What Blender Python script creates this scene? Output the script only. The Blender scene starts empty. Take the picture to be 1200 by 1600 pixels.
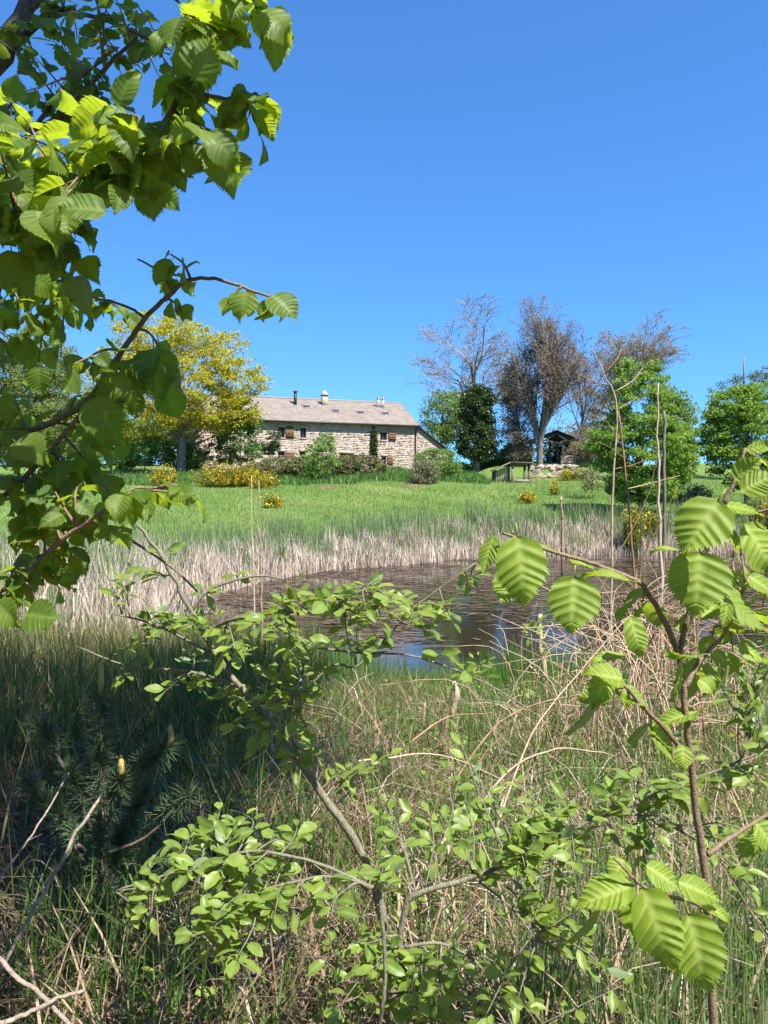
import bpy, math, random
import numpy as np
from mathutils import Vector, Matrix
R = math.radians
rng = np.random.default_rng(11)
random.seed(5)
sc = bpy.context.scene
col = sc.collection

# ------------------------------------------------------------------ camera, sky, sun, exposure
CAMZ = 2.0
F = 1200.0                                   # focal length in pixels of the 1200 x 1600 photograph
cd = bpy.data.cameras.new('camera'); cam = bpy.data.objects.new('camera', cd); col.objects.link(cam)
cam.location = (0, 0, CAMZ); cam.rotation_euler = (R(90), 0, 0)
cd.sensor_fit = 'VERTICAL'; cd.sensor_height = 24; cd.lens = 18.0
cd.clip_start = 0.05; cd.clip_end = 5000
sc.camera = cam
SUN = Vector((0.36, -0.43, 0.83)).normalized()
w = bpy.data.worlds.new('World'); sc.world = w; w.use_nodes = True
nt = w.node_tree; bg = nt.nodes['Background']
sky = nt.nodes.new('ShaderNodeTexSky'); sky.sky_type = 'NISHITA'; sky.sun_disc = False
sky.sun_elevation = math.asin(SUN.z); sky.sun_rotation = math.atan2(SUN.x, SUN.y)
sky.altitude = 1000; sky.air_density = 1.0; sky.dust_density = 0.3; sky.ozone_density = 6.0
gm = nt.nodes.new('ShaderNodeGamma'); gm.inputs[1].default_value = .8          # softer contrast between zenith and horizon
tn = nt.nodes.new('ShaderNodeVectorMath'); tn.operation = 'MULTIPLY'; tn.inputs[1].default_value = (.41, .80, 1.20)
nt.links.new(sky.outputs[0], gm.inputs[0]); nt.links.new(gm.outputs[0], tn.inputs[0]); nt.links.new(tn.outputs[0], bg.inputs[0]); bg.inputs[1].default_value = 0.117
sd = bpy.data.lights.new('sun', 'SUN'); sd.energy = 5.0; sd.angle = R(0.53); sd.color = (1, 0.95, 0.87)
so = bpy.data.objects.new('sun', sd); col.objects.link(so); so.location = (20, -20, 60)
so.rotation_euler = (-SUN).to_track_quat('-Z', 'Y').to_euler()
vs = sc.view_settings; vs.view_transform = 'Standard'; vs.look = 'None'; vs.gamma = 1; vs.use_curve_mapping = False
vs.exposure = 1.3
sc.render.engine = 'CYCLES'
sc.cycles.max_bounces = 7; sc.cycles.diffuse_bounces = 3; sc.cycles.glossy_bounces = 3; sc.cycles.transmission_bounces = 4
sc.cycles.use_denoising = True
sc.cycles.sample_clamp_indirect = 6

# ------------------------------------------------------------------ helpers
def at(px, py, Y):
    return np.array(((px - 600) / F * Y, Y, CAMZ + (800 - py) / F * Y))

def link(o, parent=None):
    col.objects.link(o)
    if parent is not None: o.parent = parent
    return o
def tag(o, label, cat, group=None, kind=None):
    o['label'] = label; o['category'] = cat
    if group: o['group'] = group
    if kind: o['kind'] = kind
    return o
def empty(name, loc, label, cat, group=None, rz=0):
    o = bpy.data.objects.new(name, None); link(o); o.empty_display_size = .2
    o.location = tuple(float(c) for c in loc); o.rotation_euler = (0, 0, rz)
    return tag(o, label, cat, group)

class MB:
    """collects vertices and faces; build() makes ONE mesh object"""
    def __init__(s): s.v = []; s.f = {3: [], 4: []}; s.n = 0; s.at = []
    def add(s, v, q=None, t=None, a=None):
        v = np.asarray(v, float).reshape(-1, 3)
        if q is not None and len(q): s.f[4].append(np.asarray(q, int).reshape(-1, 4) + s.n)
        if t is not None and len(t): s.f[3].append(np.asarray(t, int).reshape(-1, 3) + s.n)
        s.v.append(v); s.n += len(v)
        s.at.append(np.zeros(len(v)) if a is None else np.asarray(a, float))
    def mesh(s, name, smooth=False, attr=None):
        v = np.concatenate(s.v).astype(np.float32)
        me = bpy.data.meshes.new(name)
        q = np.concatenate(s.f[4]) if s.f[4] else np.zeros((0, 4), int)
        t = np.concatenate(s.f[3]) if s.f[3] else np.zeros((0, 3), int)
        me.vertices.add(len(v)); me.vertices.foreach_set('co', v.ravel())
        li = np.concatenate([q.ravel(), t.ravel()]).astype(np.int32)
        me.loops.add(len(li)); me.loops.foreach_set('vertex_index', li)
        st = np.concatenate([np.arange(len(q)) * 4, len(q) * 4 + np.arange(len(t)) * 3]).astype(np.int32)
        me.polygons.add(len(st)); me.polygons.foreach_set('loop_start', st)
        me.update(calc_edges=True)
        if smooth: me.polygons.foreach_set('use_smooth', np.ones(len(st), bool))
        if attr:
            a = me.attributes.new(attr, 'FLOAT', 'POINT'); a.data.foreach_set('value', np.concatenate(s.at).astype(np.float32))
        me.update()
        return me
    def build(s, name, mat, parent=None, smooth=False, attr=None, kind=None, off=None):
        if off is not None: s.v = [x - np.asarray(off, float) for x in s.v]
        me = s.mesh(name, smooth, attr); me.materials.append(mat)
        o = bpy.data.objects.new(name, me); link(o, parent)
        if kind: o['kind'] = kind
        return o
    def box(s, a, b):
        x0, y0, z0 = a; x1, y1, z1 = b
        v = [(x0,y0,z0),(x1,y0,z0),(x1,y1,z0),(x0,y1,z0),(x0,y0,z1),(x1,y0,z1),(x1,y1,z1),(x0,y1,z1)]
        s.add(v, q=[(0,3,2,1),(4,5,6,7),(0,1,5,4),(1,2,6,5),(2,3,7,6),(3,0,4,7)]); return s
    def tube(s, pts, rad, n=6, cap=True):
        p = np.asarray(pts, float); m = len(p)
        rad = np.broadcast_to(np.asarray(rad, float), (m,))
        tg = np.gradient(p, axis=0); tg /= np.linalg.norm(tg, axis=1)[:, None] + 1e-9
        ref = np.array((0.31, 0.93, 0.2)) if abs(tg[0][2]) > .6 else np.array((0.05, 0.1, 1.))
        a = np.cross(tg, ref); a /= np.linalg.norm(a, axis=1)[:, None] + 1e-9
        b = np.cross(tg, a)
        th = np.arange(n) * 2 * math.pi / n
        v = p[:, None] + rad[:, None, None] * (np.cos(th)[None, :, None] * a[:, None] + np.sin(th)[None, :, None] * b[:, None])
        i = np.arange(m - 1)[:, None] * n; j = np.arange(n)[None]; k = (j + 1) % n
        q = np.stack([i + j, i + k, i + n + k, i + n + j], -1).reshape(-1, 4)
        t = []
        if cap:
            t = [(0, x + 1, x) for x in range(1, n - 1)] + [((m-1)*n, (m-1)*n + x, (m-1)*n + x + 1) for x in range(1, n - 1)]
        s.add(v, q=q, t=t); return s
    def segs(s, p0, p1, r0, r1, n=4):
        p0 = np.asarray(p0, float); p1 = np.asarray(p1, float); N = len(p0)
        if N == 0: return s
        d = p1 - p0; d /= np.linalg.norm(d, axis=1)[:, None] + 1e-9
        ref = np.where(np.abs(d[:, 2:3]) > .8, np.array([[1., 0.2, 0]]), np.array([[0, 0, 1.]]))
        a = np.cross(d, ref); a /= np.linalg.norm(a, axis=1)[:, None] + 1e-9
        b = np.cross(d, a)
        th = np.arange(n) * 2 * math.pi / n
        ring = np.cos(th)[None, :, None] * a[:, None] + np.sin(th)[None, :, None] * b[:, None]
        r0 = np.broadcast_to(r0, (N,)); r1 = np.broadcast_to(r1, (N,))
        v = np.concatenate([p0[:, None] + r0[:, None, None] * ring, p1[:, None] + r1[:, None, None] * ring], 1)
        j = np.arange(n); k = (j + 1) % n
        q = np.stack([j, k, n + k, n + j], -1)[None] + (np.arange(N) * 2 * n)[:, None, None]
        s.add(v, q=q); return s

def unit(v): return v / (np.linalg.norm(v, axis=-1, keepdims=True) + 1e-9)
def smooth(x): x = np.clip(x, 0, 1); return x * x * (3 - 2 * x)
def spline(pts, k=5):
    """Catmull-Rom through pts (N, d)"""
    p = np.asarray(pts, float)
    p = np.vstack([2*p[0]-p[1], p, 2*p[-1]-p[-2]]); out = []
    for i in range(1, len(p) - 2):
        for t in np.arange(k) / k:
            out.append(.5*((2*p[i]) + (-p[i-1]+p[i+1])*t + (2*p[i-1]-5*p[i]+4*p[i+1]-p[i+2])*t*t + (-p[i-1]+3*p[i]-3*p[i+1]+p[i+2])*t**3))
    out.append(p[-2]); return np.array(out)

# ------------------------------------------------------------------ materials
def newmat(name):
    m = bpy.data.materials.new(name); m.use_nodes = True
    return m, m.node_tree, m.node_tree.nodes['Principled BSDF'], m.node_tree.nodes['Material Output']
def N(nt, t, **kw):
    n = nt.nodes.new(t)
    for k, v in kw.items(): setattr(n, k, v)
    return n
def ramp(nt, stops, src):
    r = N(nt, 'ShaderNodeValToRGB'); e = r.color_ramp.elements
    e[0].position, e[0].color = stops[0][0], (*stops[0][1], 1); e[1].position, e[1].color = stops[-1][0], (*stops[-1][1], 1)
    for p, c in stops[1:-1]:
        x = e.new(p); x.color = (*c, 1)
    nt.links.new(src, r.inputs[0]); return r.outputs[0]
def rnd(nt):
    """a random number per leaf, blade or stone, different in every object too"""
    g = N(nt, 'ShaderNodeNewGeometry'); o = N(nt, 'ShaderNodeObjectInfo')
    a = N(nt, 'ShaderNodeMath', operation='ADD'); nt.links.new(g.outputs['Random Per Island'], a.inputs[0]); nt.links.new(o.outputs['Random'], a.inputs[1])
    f = N(nt, 'ShaderNodeMath', operation='FRACT'); nt.links.new(a.outputs[0], f.inputs[0]); return f.outputs[0]
def leafmat(name, cols, trans, tcol, rough=.45, vein=None, spec=.35, under=None, patch=0):
    m, nt, b, out = newmat(name); r = rnd(nt)
    if patch:
        tc = N(nt, 'ShaderNodeTexCoord'); nz = N(nt, 'ShaderNodeTexNoise'); nz.inputs['Scale'].default_value = patch; nz.inputs['Detail'].default_value = 3
        nt.links.new(tc.outputs['Object'], nz.inputs['Vector'])
        mx = N(nt, 'ShaderNodeMath', operation='MULTIPLY_ADD'); nt.links.new(nz.outputs[0], mx.inputs[0]); mx.inputs[1].default_value = 2.2; mx.inputs[2].default_value = -.85
        av = N(nt, 'ShaderNodeMath', operation='ADD'); nt.links.new(mx.outputs[0], av.inputs[0])
        hf = N(nt, 'ShaderNodeMath', operation='MULTIPLY'); nt.links.new(r, hf.inputs[0]); hf.inputs[1].default_value = .5
        nt.links.new(hf.outputs[0], av.inputs[1]); r = av.outputs[0]
    n = len(cols); c = ramp(nt, [(i / max(1, n - 1), k) for i, k in enumerate(cols)], r)
    if vein:
        a = N(nt, 'ShaderNodeAttribute', attribute_name='vein')
        mx = N(nt, 'ShaderNodeMix', data_type='RGBA'); nt.links.new(a.outputs['Fac'], mx.inputs['Factor']); nt.links.new(c, mx.inputs[6]); mx.inputs[7].default_value = (*vein, 1); c = mx.outputs[2]
    if vein:
        tc = N(nt, 'ShaderNodeTexCoord'); nz = N(nt, 'ShaderNodeTexNoise'); nz.inputs['Scale'].default_value = 3.5; nz.inputs['Detail'].default_value = 8; nz.inputs['Roughness'].default_value = .7
        nt.links.new(tc.outputs['Object'], nz.inputs['Vector']); mo = ramp(nt, [(.3, (.72,.70,.6)), (.5, (1,1,1)), (.68, (1.18,1.08,.9)), (.76, (1.25,.85,.55))], nz.outputs[0])
        mx = N(nt, 'ShaderNodeMix', data_type='RGBA', blend_type='MULTIPLY'); mx.inputs['Factor'].default_value = .8; nt.links.new(c, mx.inputs[6]); nt.links.new(mo, mx.inputs[7]); c = mx.outputs[2]
    if under:
        g = N(nt, 'ShaderNodeNewGeometry'); mx = N(nt, 'ShaderNodeMix', data_type='RGBA')
        nt.links.new(g.outputs['Backfacing'], mx.inputs['Factor']); nt.links.new(c, mx.inputs[6]); mx.inputs[7].default_value = (*under, 1); c = mx.outputs[2]
    nt.links.new(c, b.inputs['Base Color']); b.inputs['Roughness'].default_value = rough; b.inputs['Specular IOR Level'].default_value = spec
    t = N(nt, 'ShaderNodeBsdfTranslucent'); h = N(nt, 'ShaderNodeMix', data_type='RGBA', blend_type='MULTIPLY'); h.inputs['Factor'].default_value = 0
    t.inputs[0].default_value = (*tcol, 1)
    ms = N(nt, 'ShaderNodeMixShader'); ms.inputs[0].default_value = trans
    nt.links.new(b.outputs[0], ms.inputs[1]); nt.links.new(t.outputs[0], ms.inputs[2]); nt.links.new(ms.outputs[0], out.inputs[0])
    return m
def noisemat(name, cols, scale, rough=.85, bump=.3, bscale=None, stretch=(1,1,1), detail=6, island=0, coord='Object', spec=.3, metal=0):
    m, nt, b, out = newmat(name)
    tc = N(nt, 'ShaderNodeTexCoord'); mp = N(nt, 'ShaderNodeMapping'); mp.inputs['Scale'].default_value = stretch
    nt.links.new(tc.outputs[coord], mp.inputs[0])
    nz = N(nt, 'ShaderNodeTexNoise'); nz.inputs['Scale'].default_value = scale; nz.inputs['Detail'].default_value = detail; nz.inputs['Roughness'].default_value = .65
    nt.links.new(mp.outputs[0], nz.inputs['Vector'])
    src = nz.outputs[0]
    if island:
        a = N(nt, 'ShaderNodeMath', operation='MULTIPLY_ADD'); nt.links.new(rnd(nt), a.inputs[0]); a.inputs[1].default_value = island; nt.links.new(src, a.inputs[2])
        s = N(nt, 'ShaderNodeMath', operation='SUBTRACT'); nt.links.new(a.outputs[0], s.inputs[0]); s.inputs[1].default_value = island / 2; src = s.outputs[0]
    n = len(cols); c = ramp(nt, [(.25 + .5 * i / max(1, n - 1), k) for i, k in enumerate(cols)], src)
    nt.links.new(c, b.inputs['Base Color']); b.inputs['Roughness'].default_value = rough; b.inputs['Specular IOR Level'].default_value = spec; b.inputs['Metallic'].default_value = metal
    if bump:
        n2 = N(nt, 'ShaderNodeTexNoise'); n2.inputs['Scale'].default_value = bscale or scale * 3; n2.inputs['Detail'].default_value = 6; nt.links.new(mp.outputs[0], n2.inputs['Vector'])
        bp = N(nt, 'ShaderNodeBump'); bp.inputs['Strength'].default_value = bump; bp.inputs['Distance'].default_value = .02
        nt.links.new(n2.outputs[0], bp.inputs['Height']); nt.links.new(bp.outputs[0], b.inputs['Normal'])
    return m

M = {}
M['hazel'] = leafmat('hazel leaf', [(.06,.115,.015), (.085,.15,.018), (.12,.19,.024)], .5, (.44,.56,.025), .5, vein=(.17,.25,.06), under=(.11,.18,.045))
M['hazel_young'] = leafmat('young hazel leaf', [(.14,.22,.02), (.17,.26,.024), (.20,.29,.03)], .42, (.46,.58,.04), .55, vein=(.33,.41,.10), under=(.19,.26,.05))
M['hazel_back'] = leafmat('small hazel leaf', [(.05,.095,.016), (.07,.125,.02), (.10,.165,.025)], .45, (.34,.46,.03), .5, under=(.08,.15,.04))
M['willow'] = leafmat('willow leaf', [(.10,.165,.028), (.15,.225,.038), (.22,.30,.055)], .38, (.42,.52,.06), .42, vein=(.2,.29,.09), under=(.20,.27,.15))
M['bark'] = noisemat('bark', [(.07,.05,.035), (.13,.10,.075), (.2,.17,.13)], 40, .9, .5)
M['twig'] = noisemat('twig bark', [(.12,.08,.05), (.19,.135,.085), (.25,.19,.13)], 90, .7, .3)
M['willow_bark'] = noisemat('willow bark', [(.10,.095,.06), (.17,.16,.11), (.24,.22,.16)], 60, .75, .4, stretch=(1,1,.4))
M['dead'] = noisemat('bleached dead wood', [(.14,.11,.085), (.27,.225,.18), (.38,.33,.275)], 45, .85, .4)
M['cane'] = noisemat('dry cane', [(.22,.13,.07), (.36,.25,.16), (.48,.37,.26)], 30, .8, .2, island=.8)
M['far_bark'] = noisemat('grey bark', [(.10,.085,.075), (.18,.155,.14), (.26,.23,.21)], 6, .9, .3)
M['pale_twig'] = noisemat('pale twigs', [(.2,.175,.165), (.29,.26,.25)], 4, .9, 0)
M['brown_twig'] = noisemat('brown twigs', [(.15,.12,.11), (.24,.2,.18)], 4, .9, 0)
M['dry_reed'] = leafmat('dry reed', [(.36,.28,.21), (.52,.435,.345), (.62,.54,.45), (.42,.33,.24)], .25, (.54,.43,.32), .7)
M['green_reed'] = leafmat('green reed', [(.10,.16,.06), (.16,.22,.09), (.22,.28,.13)], .3, (.28,.38,.12), .5)
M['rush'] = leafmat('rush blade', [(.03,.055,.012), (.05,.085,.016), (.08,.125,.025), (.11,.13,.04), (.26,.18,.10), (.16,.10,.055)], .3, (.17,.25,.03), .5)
M['grass'] = leafmat('grass blade', [(.05,.11,.018), (.08,.16,.025), (.12,.21,.04)], .35, (.24,.40,.05), .5)
M['dry_grass'] = leafmat('dry grass', [(.15,.09,.05), (.28,.19,.12), (.42,.31,.21), (.2,.125,.07)], .25, (.42,.28,.16), .7)
M['meadow_grass'] = leafmat('meadow grass', [(.10,.175,.035), (.135,.22,.042), (.18,.26,.065), (.24,.27,.10)], .35, (.26,.38,.08), .6, patch=.15)
M['oak'] = leafmat('spring oak leaf', [(.2,.205,.02), (.32,.31,.028), (.43,.40,.035)], .46, (.62,.57,.035), .6)
M['birch'] = leafmat('birch leaf', [(.11,.15,.035), (.16,.2,.05), (.22,.25,.07)], .42, (.34,.4,.08), .6)
M['maple'] = leafmat('bright maple leaf', [(.075,.145,.02), (.115,.20,.028), (.17,.26,.045)], .4, (.32,.5,.05), .5)
M['maple2'] = leafmat('mid green leaf', [(.075,.14,.03), (.11,.185,.04), (.16,.24,.06)], .36, (.3,.42,.07), .5)
M['ivy'] = leafmat('ivy leaf', [(.022,.045,.012), (.04,.07,.018), (.07,.105,.03)], .15, (.1,.16,.03), .4)
M['brown_leaf'] = leafmat('copper young leaf', [(.13,.10,.075), (.19,.145,.105), (.23,.185,.11)], .3, (.34,.25,.15), .7)
M['tan_leaf'] = leafmat('tan young leaf', [(.17,.135,.08), (.24,.19,.12), (.22,.21,.1)], .3, (.34,.27,.13), .7)
M['purple_bud'] = leafmat('purple buds', [(.12,.09,.10), (.18,.14,.15), (.22,.18,.17)], .2, (.3,.22,.22), .7)
M['pale_bud'] = leafmat('pale buds', [(.19,.165,.145), (.26,.23,.2)], .2, (.4,.36,.28), .7)
M['pine'] = leafmat('pine needle', [(.06,.10,.045), (.09,.14,.06), (.13,.19,.09)], .2, (.1,.16,.06), .5)
M['broom_green'] = leafmat('broom twig', [(.06,.10,.02), (.1,.14,.03)], .2, (.2,.25,.05), .6)
M['broom_flower'] = leafmat('broom flower', [(.48,.33,.005), (.6,.43,.008), (.68,.52,.03)], .3, (.7,.5,.01), .5)
M['hedge'] = leafmat('hedge leaf', [(.09,.10,.035), (.14,.145,.055), (.2,.18,.085), (.13,.15,.05)], .25, (.2,.22,.06), .6)
M['shrub_light'] = leafmat('light shrub leaf', [(.09,.17,.03), (.13,.22,.045), (.17,.26,.07)], .36, (.26,.42,.06), .5)
M['shrub_grey'] = leafmat('greyish shrub leaf', [(.11,.13,.06), (.17,.18,.09), (.24,.2,.12)], .3, (.28,.3,.12), .6)
M['shrub_green'] = leafmat('green shrub leaf', [(.05,.12,.025), (.075,.16,.03), (.11,.21,.05)], .34, (.2,.36,.05), .5)
M['candle'] = noisemat('pine candle', [(.28,.2,.08), (.45,.34,.12), (.55,.44,.12)], 160, .8, .5)
M['stone'] = noisemat('granite stone', [(.31,.24,.195), (.375,.297,.247), (.44,.357,.303)], 3.5, .9, .4, 14, island=.34)
M['mortar'] = noisemat('lime mortar', [(.36,.29,.24), (.43,.355,.30)], 5, .95, .4)
M['roof'] = noisemat('weathered tile roof', [(.17,.142,.122), (.215,.182,.158), (.26,.224,.198)], 1.1, .9, .5, 9, stretch=(1,1,1), island=.3)
M['timber'] = noisemat('brown shutter timber', [(.13,.07,.035), (.2,.115,.06)], 8, .8, .3, stretch=(6,6,1))
M['oldwood'] = noisemat('old grey timber', [(.10,.08,.06), (.19,.16,.13), (.27,.24,.2)], 6, .9, .4, stretch=(4,4,1), island=.4)
M['darkwood'] = noisemat('dark timber', [(.03,.024,.02), (.06,.048,.04)], 6, .9, .3)
M['gutter'] = noisemat('dark gutter metal', [(.03,.028,.03), (.05,.045,.045)], 6, .5, 0)
M['steel'] = noisemat('steel flue', [(.5,.5,.5), (.62,.62,.62)], 6, .35, 0, metal=.8)
M['black'] = noisemat('black flue', [(.02,.02,.025), (.04,.04,.05)], 6, .5, 0)
M['frame'] = noisemat('painted window frame', [(.2,.17,.18), (.28,.24,.25)], 6, .6, 0)
M['litter'] = noisemat('dry leaf litter', [(.12,.06,.03), (.25,.15,.09), (.4,.27,.2)], 60, .8, .3, island=.6)
M['soil'] = noisemat('bare soil', [(.07,.045,.028), (.13,.085,.05), (.19,.13,.08)], 4, .95, .6)
M['debris'] = noisemat('floating debris', [(.03,.021,.014), (.085,.058,.04), (.18,.13,.095)], 25, 1.0, 0, island=.9, spec=.03)
M['shade_dark_straw'] = leafmat('shade-darkened straw', [(.05,.032,.02), (.10,.066,.04), (.17,.115,.07), (.26,.19,.12)], .2, (.22,.14,.08), .75)  # darker version of the dry straw, the bank's shade put into its colour
M['rock'] = noisemat('field stone', [(.17,.13,.10), (.28,.22,.17), (.38,.32,.27)], 2.5, .9, .5, island=.5)
m, nt, b, out = newmat('dark glass'); b.inputs['Base Color'].default_value = (.02,.02,.028,1); b.inputs['Roughness'].default_value = .06; M['glass'] = m

# ground
m, nt, b, out = newmat('ground')
tc = N(nt, 'ShaderNodeTexCoord'); nz = N(nt, 'ShaderNodeTexNoise'); nz.inputs['Scale'].default_value = .35; nz.inputs['Detail'].default_value = 9; nz.inputs['Roughness'].default_value = .7
nt.links.new(tc.outputs['Object'], nz.inputs['Vector'])
near = ramp(nt, [(.3, (.045,.032,.018)), (.5, (.12,.085,.05)), (.7, (.2,.145,.085))], nz.outputs[0])
n3 = N(nt, 'ShaderNodeTexNoise'); n3.inputs['Scale'].default_value = .2; n3.inputs['Detail'].default_value = 8; nt.links.new(tc.outputs['Object'], n3.inputs['Vector'])
far = ramp(nt, [(.3, (.085,.145,.032)), (.5, (.11,.175,.04)), (.7, (.16,.2,.06))], n3.outputs[0])
sx = N(nt, 'ShaderNodeSeparateXYZ'); nt.links.new(tc.outputs['Object'], sx.inputs[0])
mr = N(nt, 'ShaderNodeMapRange'); mr.inputs[1].default_value = .25; mr.inputs[2].default_value = .9; nt.links.new(sx.outputs[2], mr.inputs[0])
yr = N(nt, 'ShaderNodeMapRange'); yr.inputs[1].default_value = 10; yr.inputs[2].default_value = 22; nt.links.new(sx.outputs[1], yr.inputs[0])
mu = N(nt, 'ShaderNodeMath', operation='MULTIPLY'); nt.links.new(mr.outputs[0], mu.inputs[0]); nt.links.new(yr.outputs[0], mu.inputs[1])
mx = N(nt, 'ShaderNodeMix', data_type='RGBA'); nt.links.new(mu.outputs[0], mx.inputs['Factor']); nt.links.new(near, mx.inputs[6]); nt.links.new(far, mx.inputs[7])
nt.links.new(mx.outputs[2], b.inputs['Base Color']); b.inputs['Roughness'].default_value = .95; b.inputs['Specular IOR Level'].default_value = .1
n2 = N(nt, 'ShaderNodeTexNoise'); n2.inputs['Scale'].default_value = 12; n2.inputs['Detail'].default_value = 6; nt.links.new(tc.outputs['Object'], n2.inputs['Vector'])
bp = N(nt, 'ShaderNodeBump'); bp.inputs['Strength'].default_value = .8; bp.inputs['Distance'].default_value = .06; nt.links.new(n2.outputs[0], bp.inputs['Height']); nt.links.new(bp.outputs[0], b.inputs['Normal'])
M['ground'] = m
# water
m, nt, b, out = newmat('pond water')
b.inputs['Base Color'].default_value = (.028,.022,.014,1); b.inputs['Roughness'].default_value = .03; b.inputs['IOR'].default_value = 1.5
tc = N(nt, 'ShaderNodeTexCoord'); mp = N(nt, 'ShaderNodeMapping'); mp.inputs['Scale'].default_value = (1, 1.6, 1); nt.links.new(tc.outputs['Object'], mp.inputs[0])
n2 = N(nt, 'ShaderNodeTexNoise'); n2.inputs['Scale'].default_value = 3.2; n2.inputs['Detail'].default_value = 3; nt.links.new(mp.outputs[0], n2.inputs['Vector'])
bp = N(nt, 'ShaderNodeBump'); bp.inputs['Strength'].default_value = .10; bp.inputs['Distance'].default_value = .05; nt.links.new(n2.outputs[0], bp.inputs['Height']); nt.links.new(bp.outputs[0], b.inputs['Normal'])
M['water'] = m

# ------------------------------------------------------------------ terrain
POND = np.array([(-.8,9.3),(.4,8.8),(2.2,8.6),(4.5,8.4),(8,9.5),(14,13),(20,20),(24,29),(22,36),(16,36.5),(9,35.8),(4.2,34.5),(.6,29),(-2.0,26.8),(-3.4,22.9),(-4.3,19.2),(-4.6,16),(-4.3,12.6),(-3.0,10.4)])
def pond_sd(x, y):
    """distance to the shore, negative in the water"""
    x = np.asarray(x, float); y = np.asarray(y, float); d = np.full(x.shape, 1e9); ins = np.zeros(x.shape, bool)
    n = len(POND)
    for i in range(n):
        ax, ay = POND[i]; bx, by = POND[(i + 1) % n]; ex, ey = bx - ax, by - ay
        t = np.clip(((x - ax) * ex + (y - ay) * ey) / (ex * ex + ey * ey), 0, 1)
        d = np.minimum(d, np.hypot(x - ax - t * ex, y - ay - t * ey))
        c = ((ay > y) != (by > y)) & (x < (bx - ax) * (y - ay) / (by - ay + 1e-12) + ax); ins ^= c
    return np.where(ins, -d, d)
PY = [-60, 0, 9, 20, 30, 38, 50, 65, 80, 100, 150, 3000]; PZ = [.8, .5, .12, .25, .5, 1.2, 2.75, 4.6, 6.4, 8.2, 8.6, 8.6]
def H(x, y):
    x = np.asarray(x, float); y = np.asarray(y, float); d = pond_sd(x, y)
    P = np.interp(y, PY, PZ)
    P = P + .05 * np.sin(x * .9 + 1) * np.cos(y * .8) * smooth((14 - y) / 6) + .12 * np.sin(x * .33 + .7) * np.sin(y * .21) * smooth((y - 36) / 8)
    P = P + .75 * smooth((x - 8) / 3) * smooth((30 - x) / 4) * smooth((y - 70.0) / 1.6) * smooth((95 - y) / 10)
    return np.where(d > 0, P * smooth(d / 3.0) + .02, -.6 * smooth(-d / 1.5))
ys = np.concatenate([np.arange(-8, 12, .3), np.arange(12, 40, .8), np.arange(40, 110, 1.2), np.geomspace(112, 2500, 14)]); ys = np.concatenate([-np.geomspace(1500, 12, 8), ys])
xs = np.concatenate([np.arange(0, 6, .3), np.arange(6, 45, 1.0), np.geomspace(47, 2000, 14)]); xs = np.concatenate([-xs[:0:-1], xs])
gx, gy = np.meshgrid(xs, ys); gz = H(gx, gy)
mb = MB(); nx, ny = len(xs), len(ys)
i = np.arange(ny - 1)[:, None] * nx + np.arange(nx - 1)[None]
mb.add(np.stack([gx, gy, gz], -1), q=np.stack([i, i + 1, i + nx + 1, i + nx], -1))
o = mb.build('ground', M['ground'], smooth=True); tag(o, 'ground of the pond bank and the sloping green meadow', 'ground', kind='structure')
mb = MB(); gxs = np.linspace(-7, 27, 30); gys = np.linspace(7.6, 39, 30); ax, ay = np.meshgrid(gxs, gys); i = np.arange(29)[:, None] * 30 + np.arange(29)[None]
mb.add(np.stack([ax, ay, ax * 0], -1), q=np.stack([i, i + 1, i + 31, i + 30], -1))
o = mb.build('pond_water', M['water'], smooth=True); tag(o, 'still brown pond water reflecting sky and trees', 'water', kind='structure')

# ------------------------------------------------------------------ blades
def blades(mb, x, y, z, h, lean, az, wd, k=3, curl=.6):
    """N bent tapering blades; lean = sideways share of the height"""
    Nn = len(x); root = np.stack([x, y, z], -1); dirh = np.stack([np.cos(az), np.sin(az), 0 * az], -1)
    fa = rng.uniform(0, math.pi, Nn); side = np.stack([np.cos(fa), np.sin(fa), 0 * fa], -1)
    side = side - .7 * dirh * np.sum(side * dirh, -1, keepdims=True) * np.clip(lean, 0, 1)[:, None]
    V = []
    for j in range(k + 1):
        t = j / k; bend = lean * ((1 - curl) * t + curl * t * t)
        c = root + dirh * (bend * h)[:, None]; c[:, 2] += h * t * np.sqrt(np.clip(1 - (lean * t) ** 2 * .6, .12, 1))
        ww = wd * (1 - .15 * t) if j < k else wd * .12
        if j < k: ww = wd * (1 - (t ** 2) * .6)
        V += [c - side * ww[:, None] / 2, c + side * ww[:, None] / 2]
    V = np.stack(V, 1); s = np.arange(k) * 2
    q = np.stack([s, s + 1, s + 3, s + 2], -1)[None] + (np.arange(Nn) * (2 * k + 2))[:, None, None]
    mb.add(V, q=q)
def scatter(n, x0, x1, y0, y1, keep=None):
    X = []; Yy = []; c = 0
    for _ in range(30):
        x = rng.uniform(x0, x1, n); y = rng.uniform(y0, y1, n)
        if keep is not None: k = keep(x, y); x, y = x[k], y[k]
        X.append(x); Yy.append(y); c += len(x)
        if c >= n: break
    return np.concatenate(X)[:n], np.concatenate(Yy)[:n]
def clumpy(x, y, s, seed=0):
    return .5 + .25 * (np.sin(x * s + seed) * np.cos(y * s * 1.3 + seed * 2) + np.sin(x * s * 2.3 + y * s * 1.7 + seed * 3)) 
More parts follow.
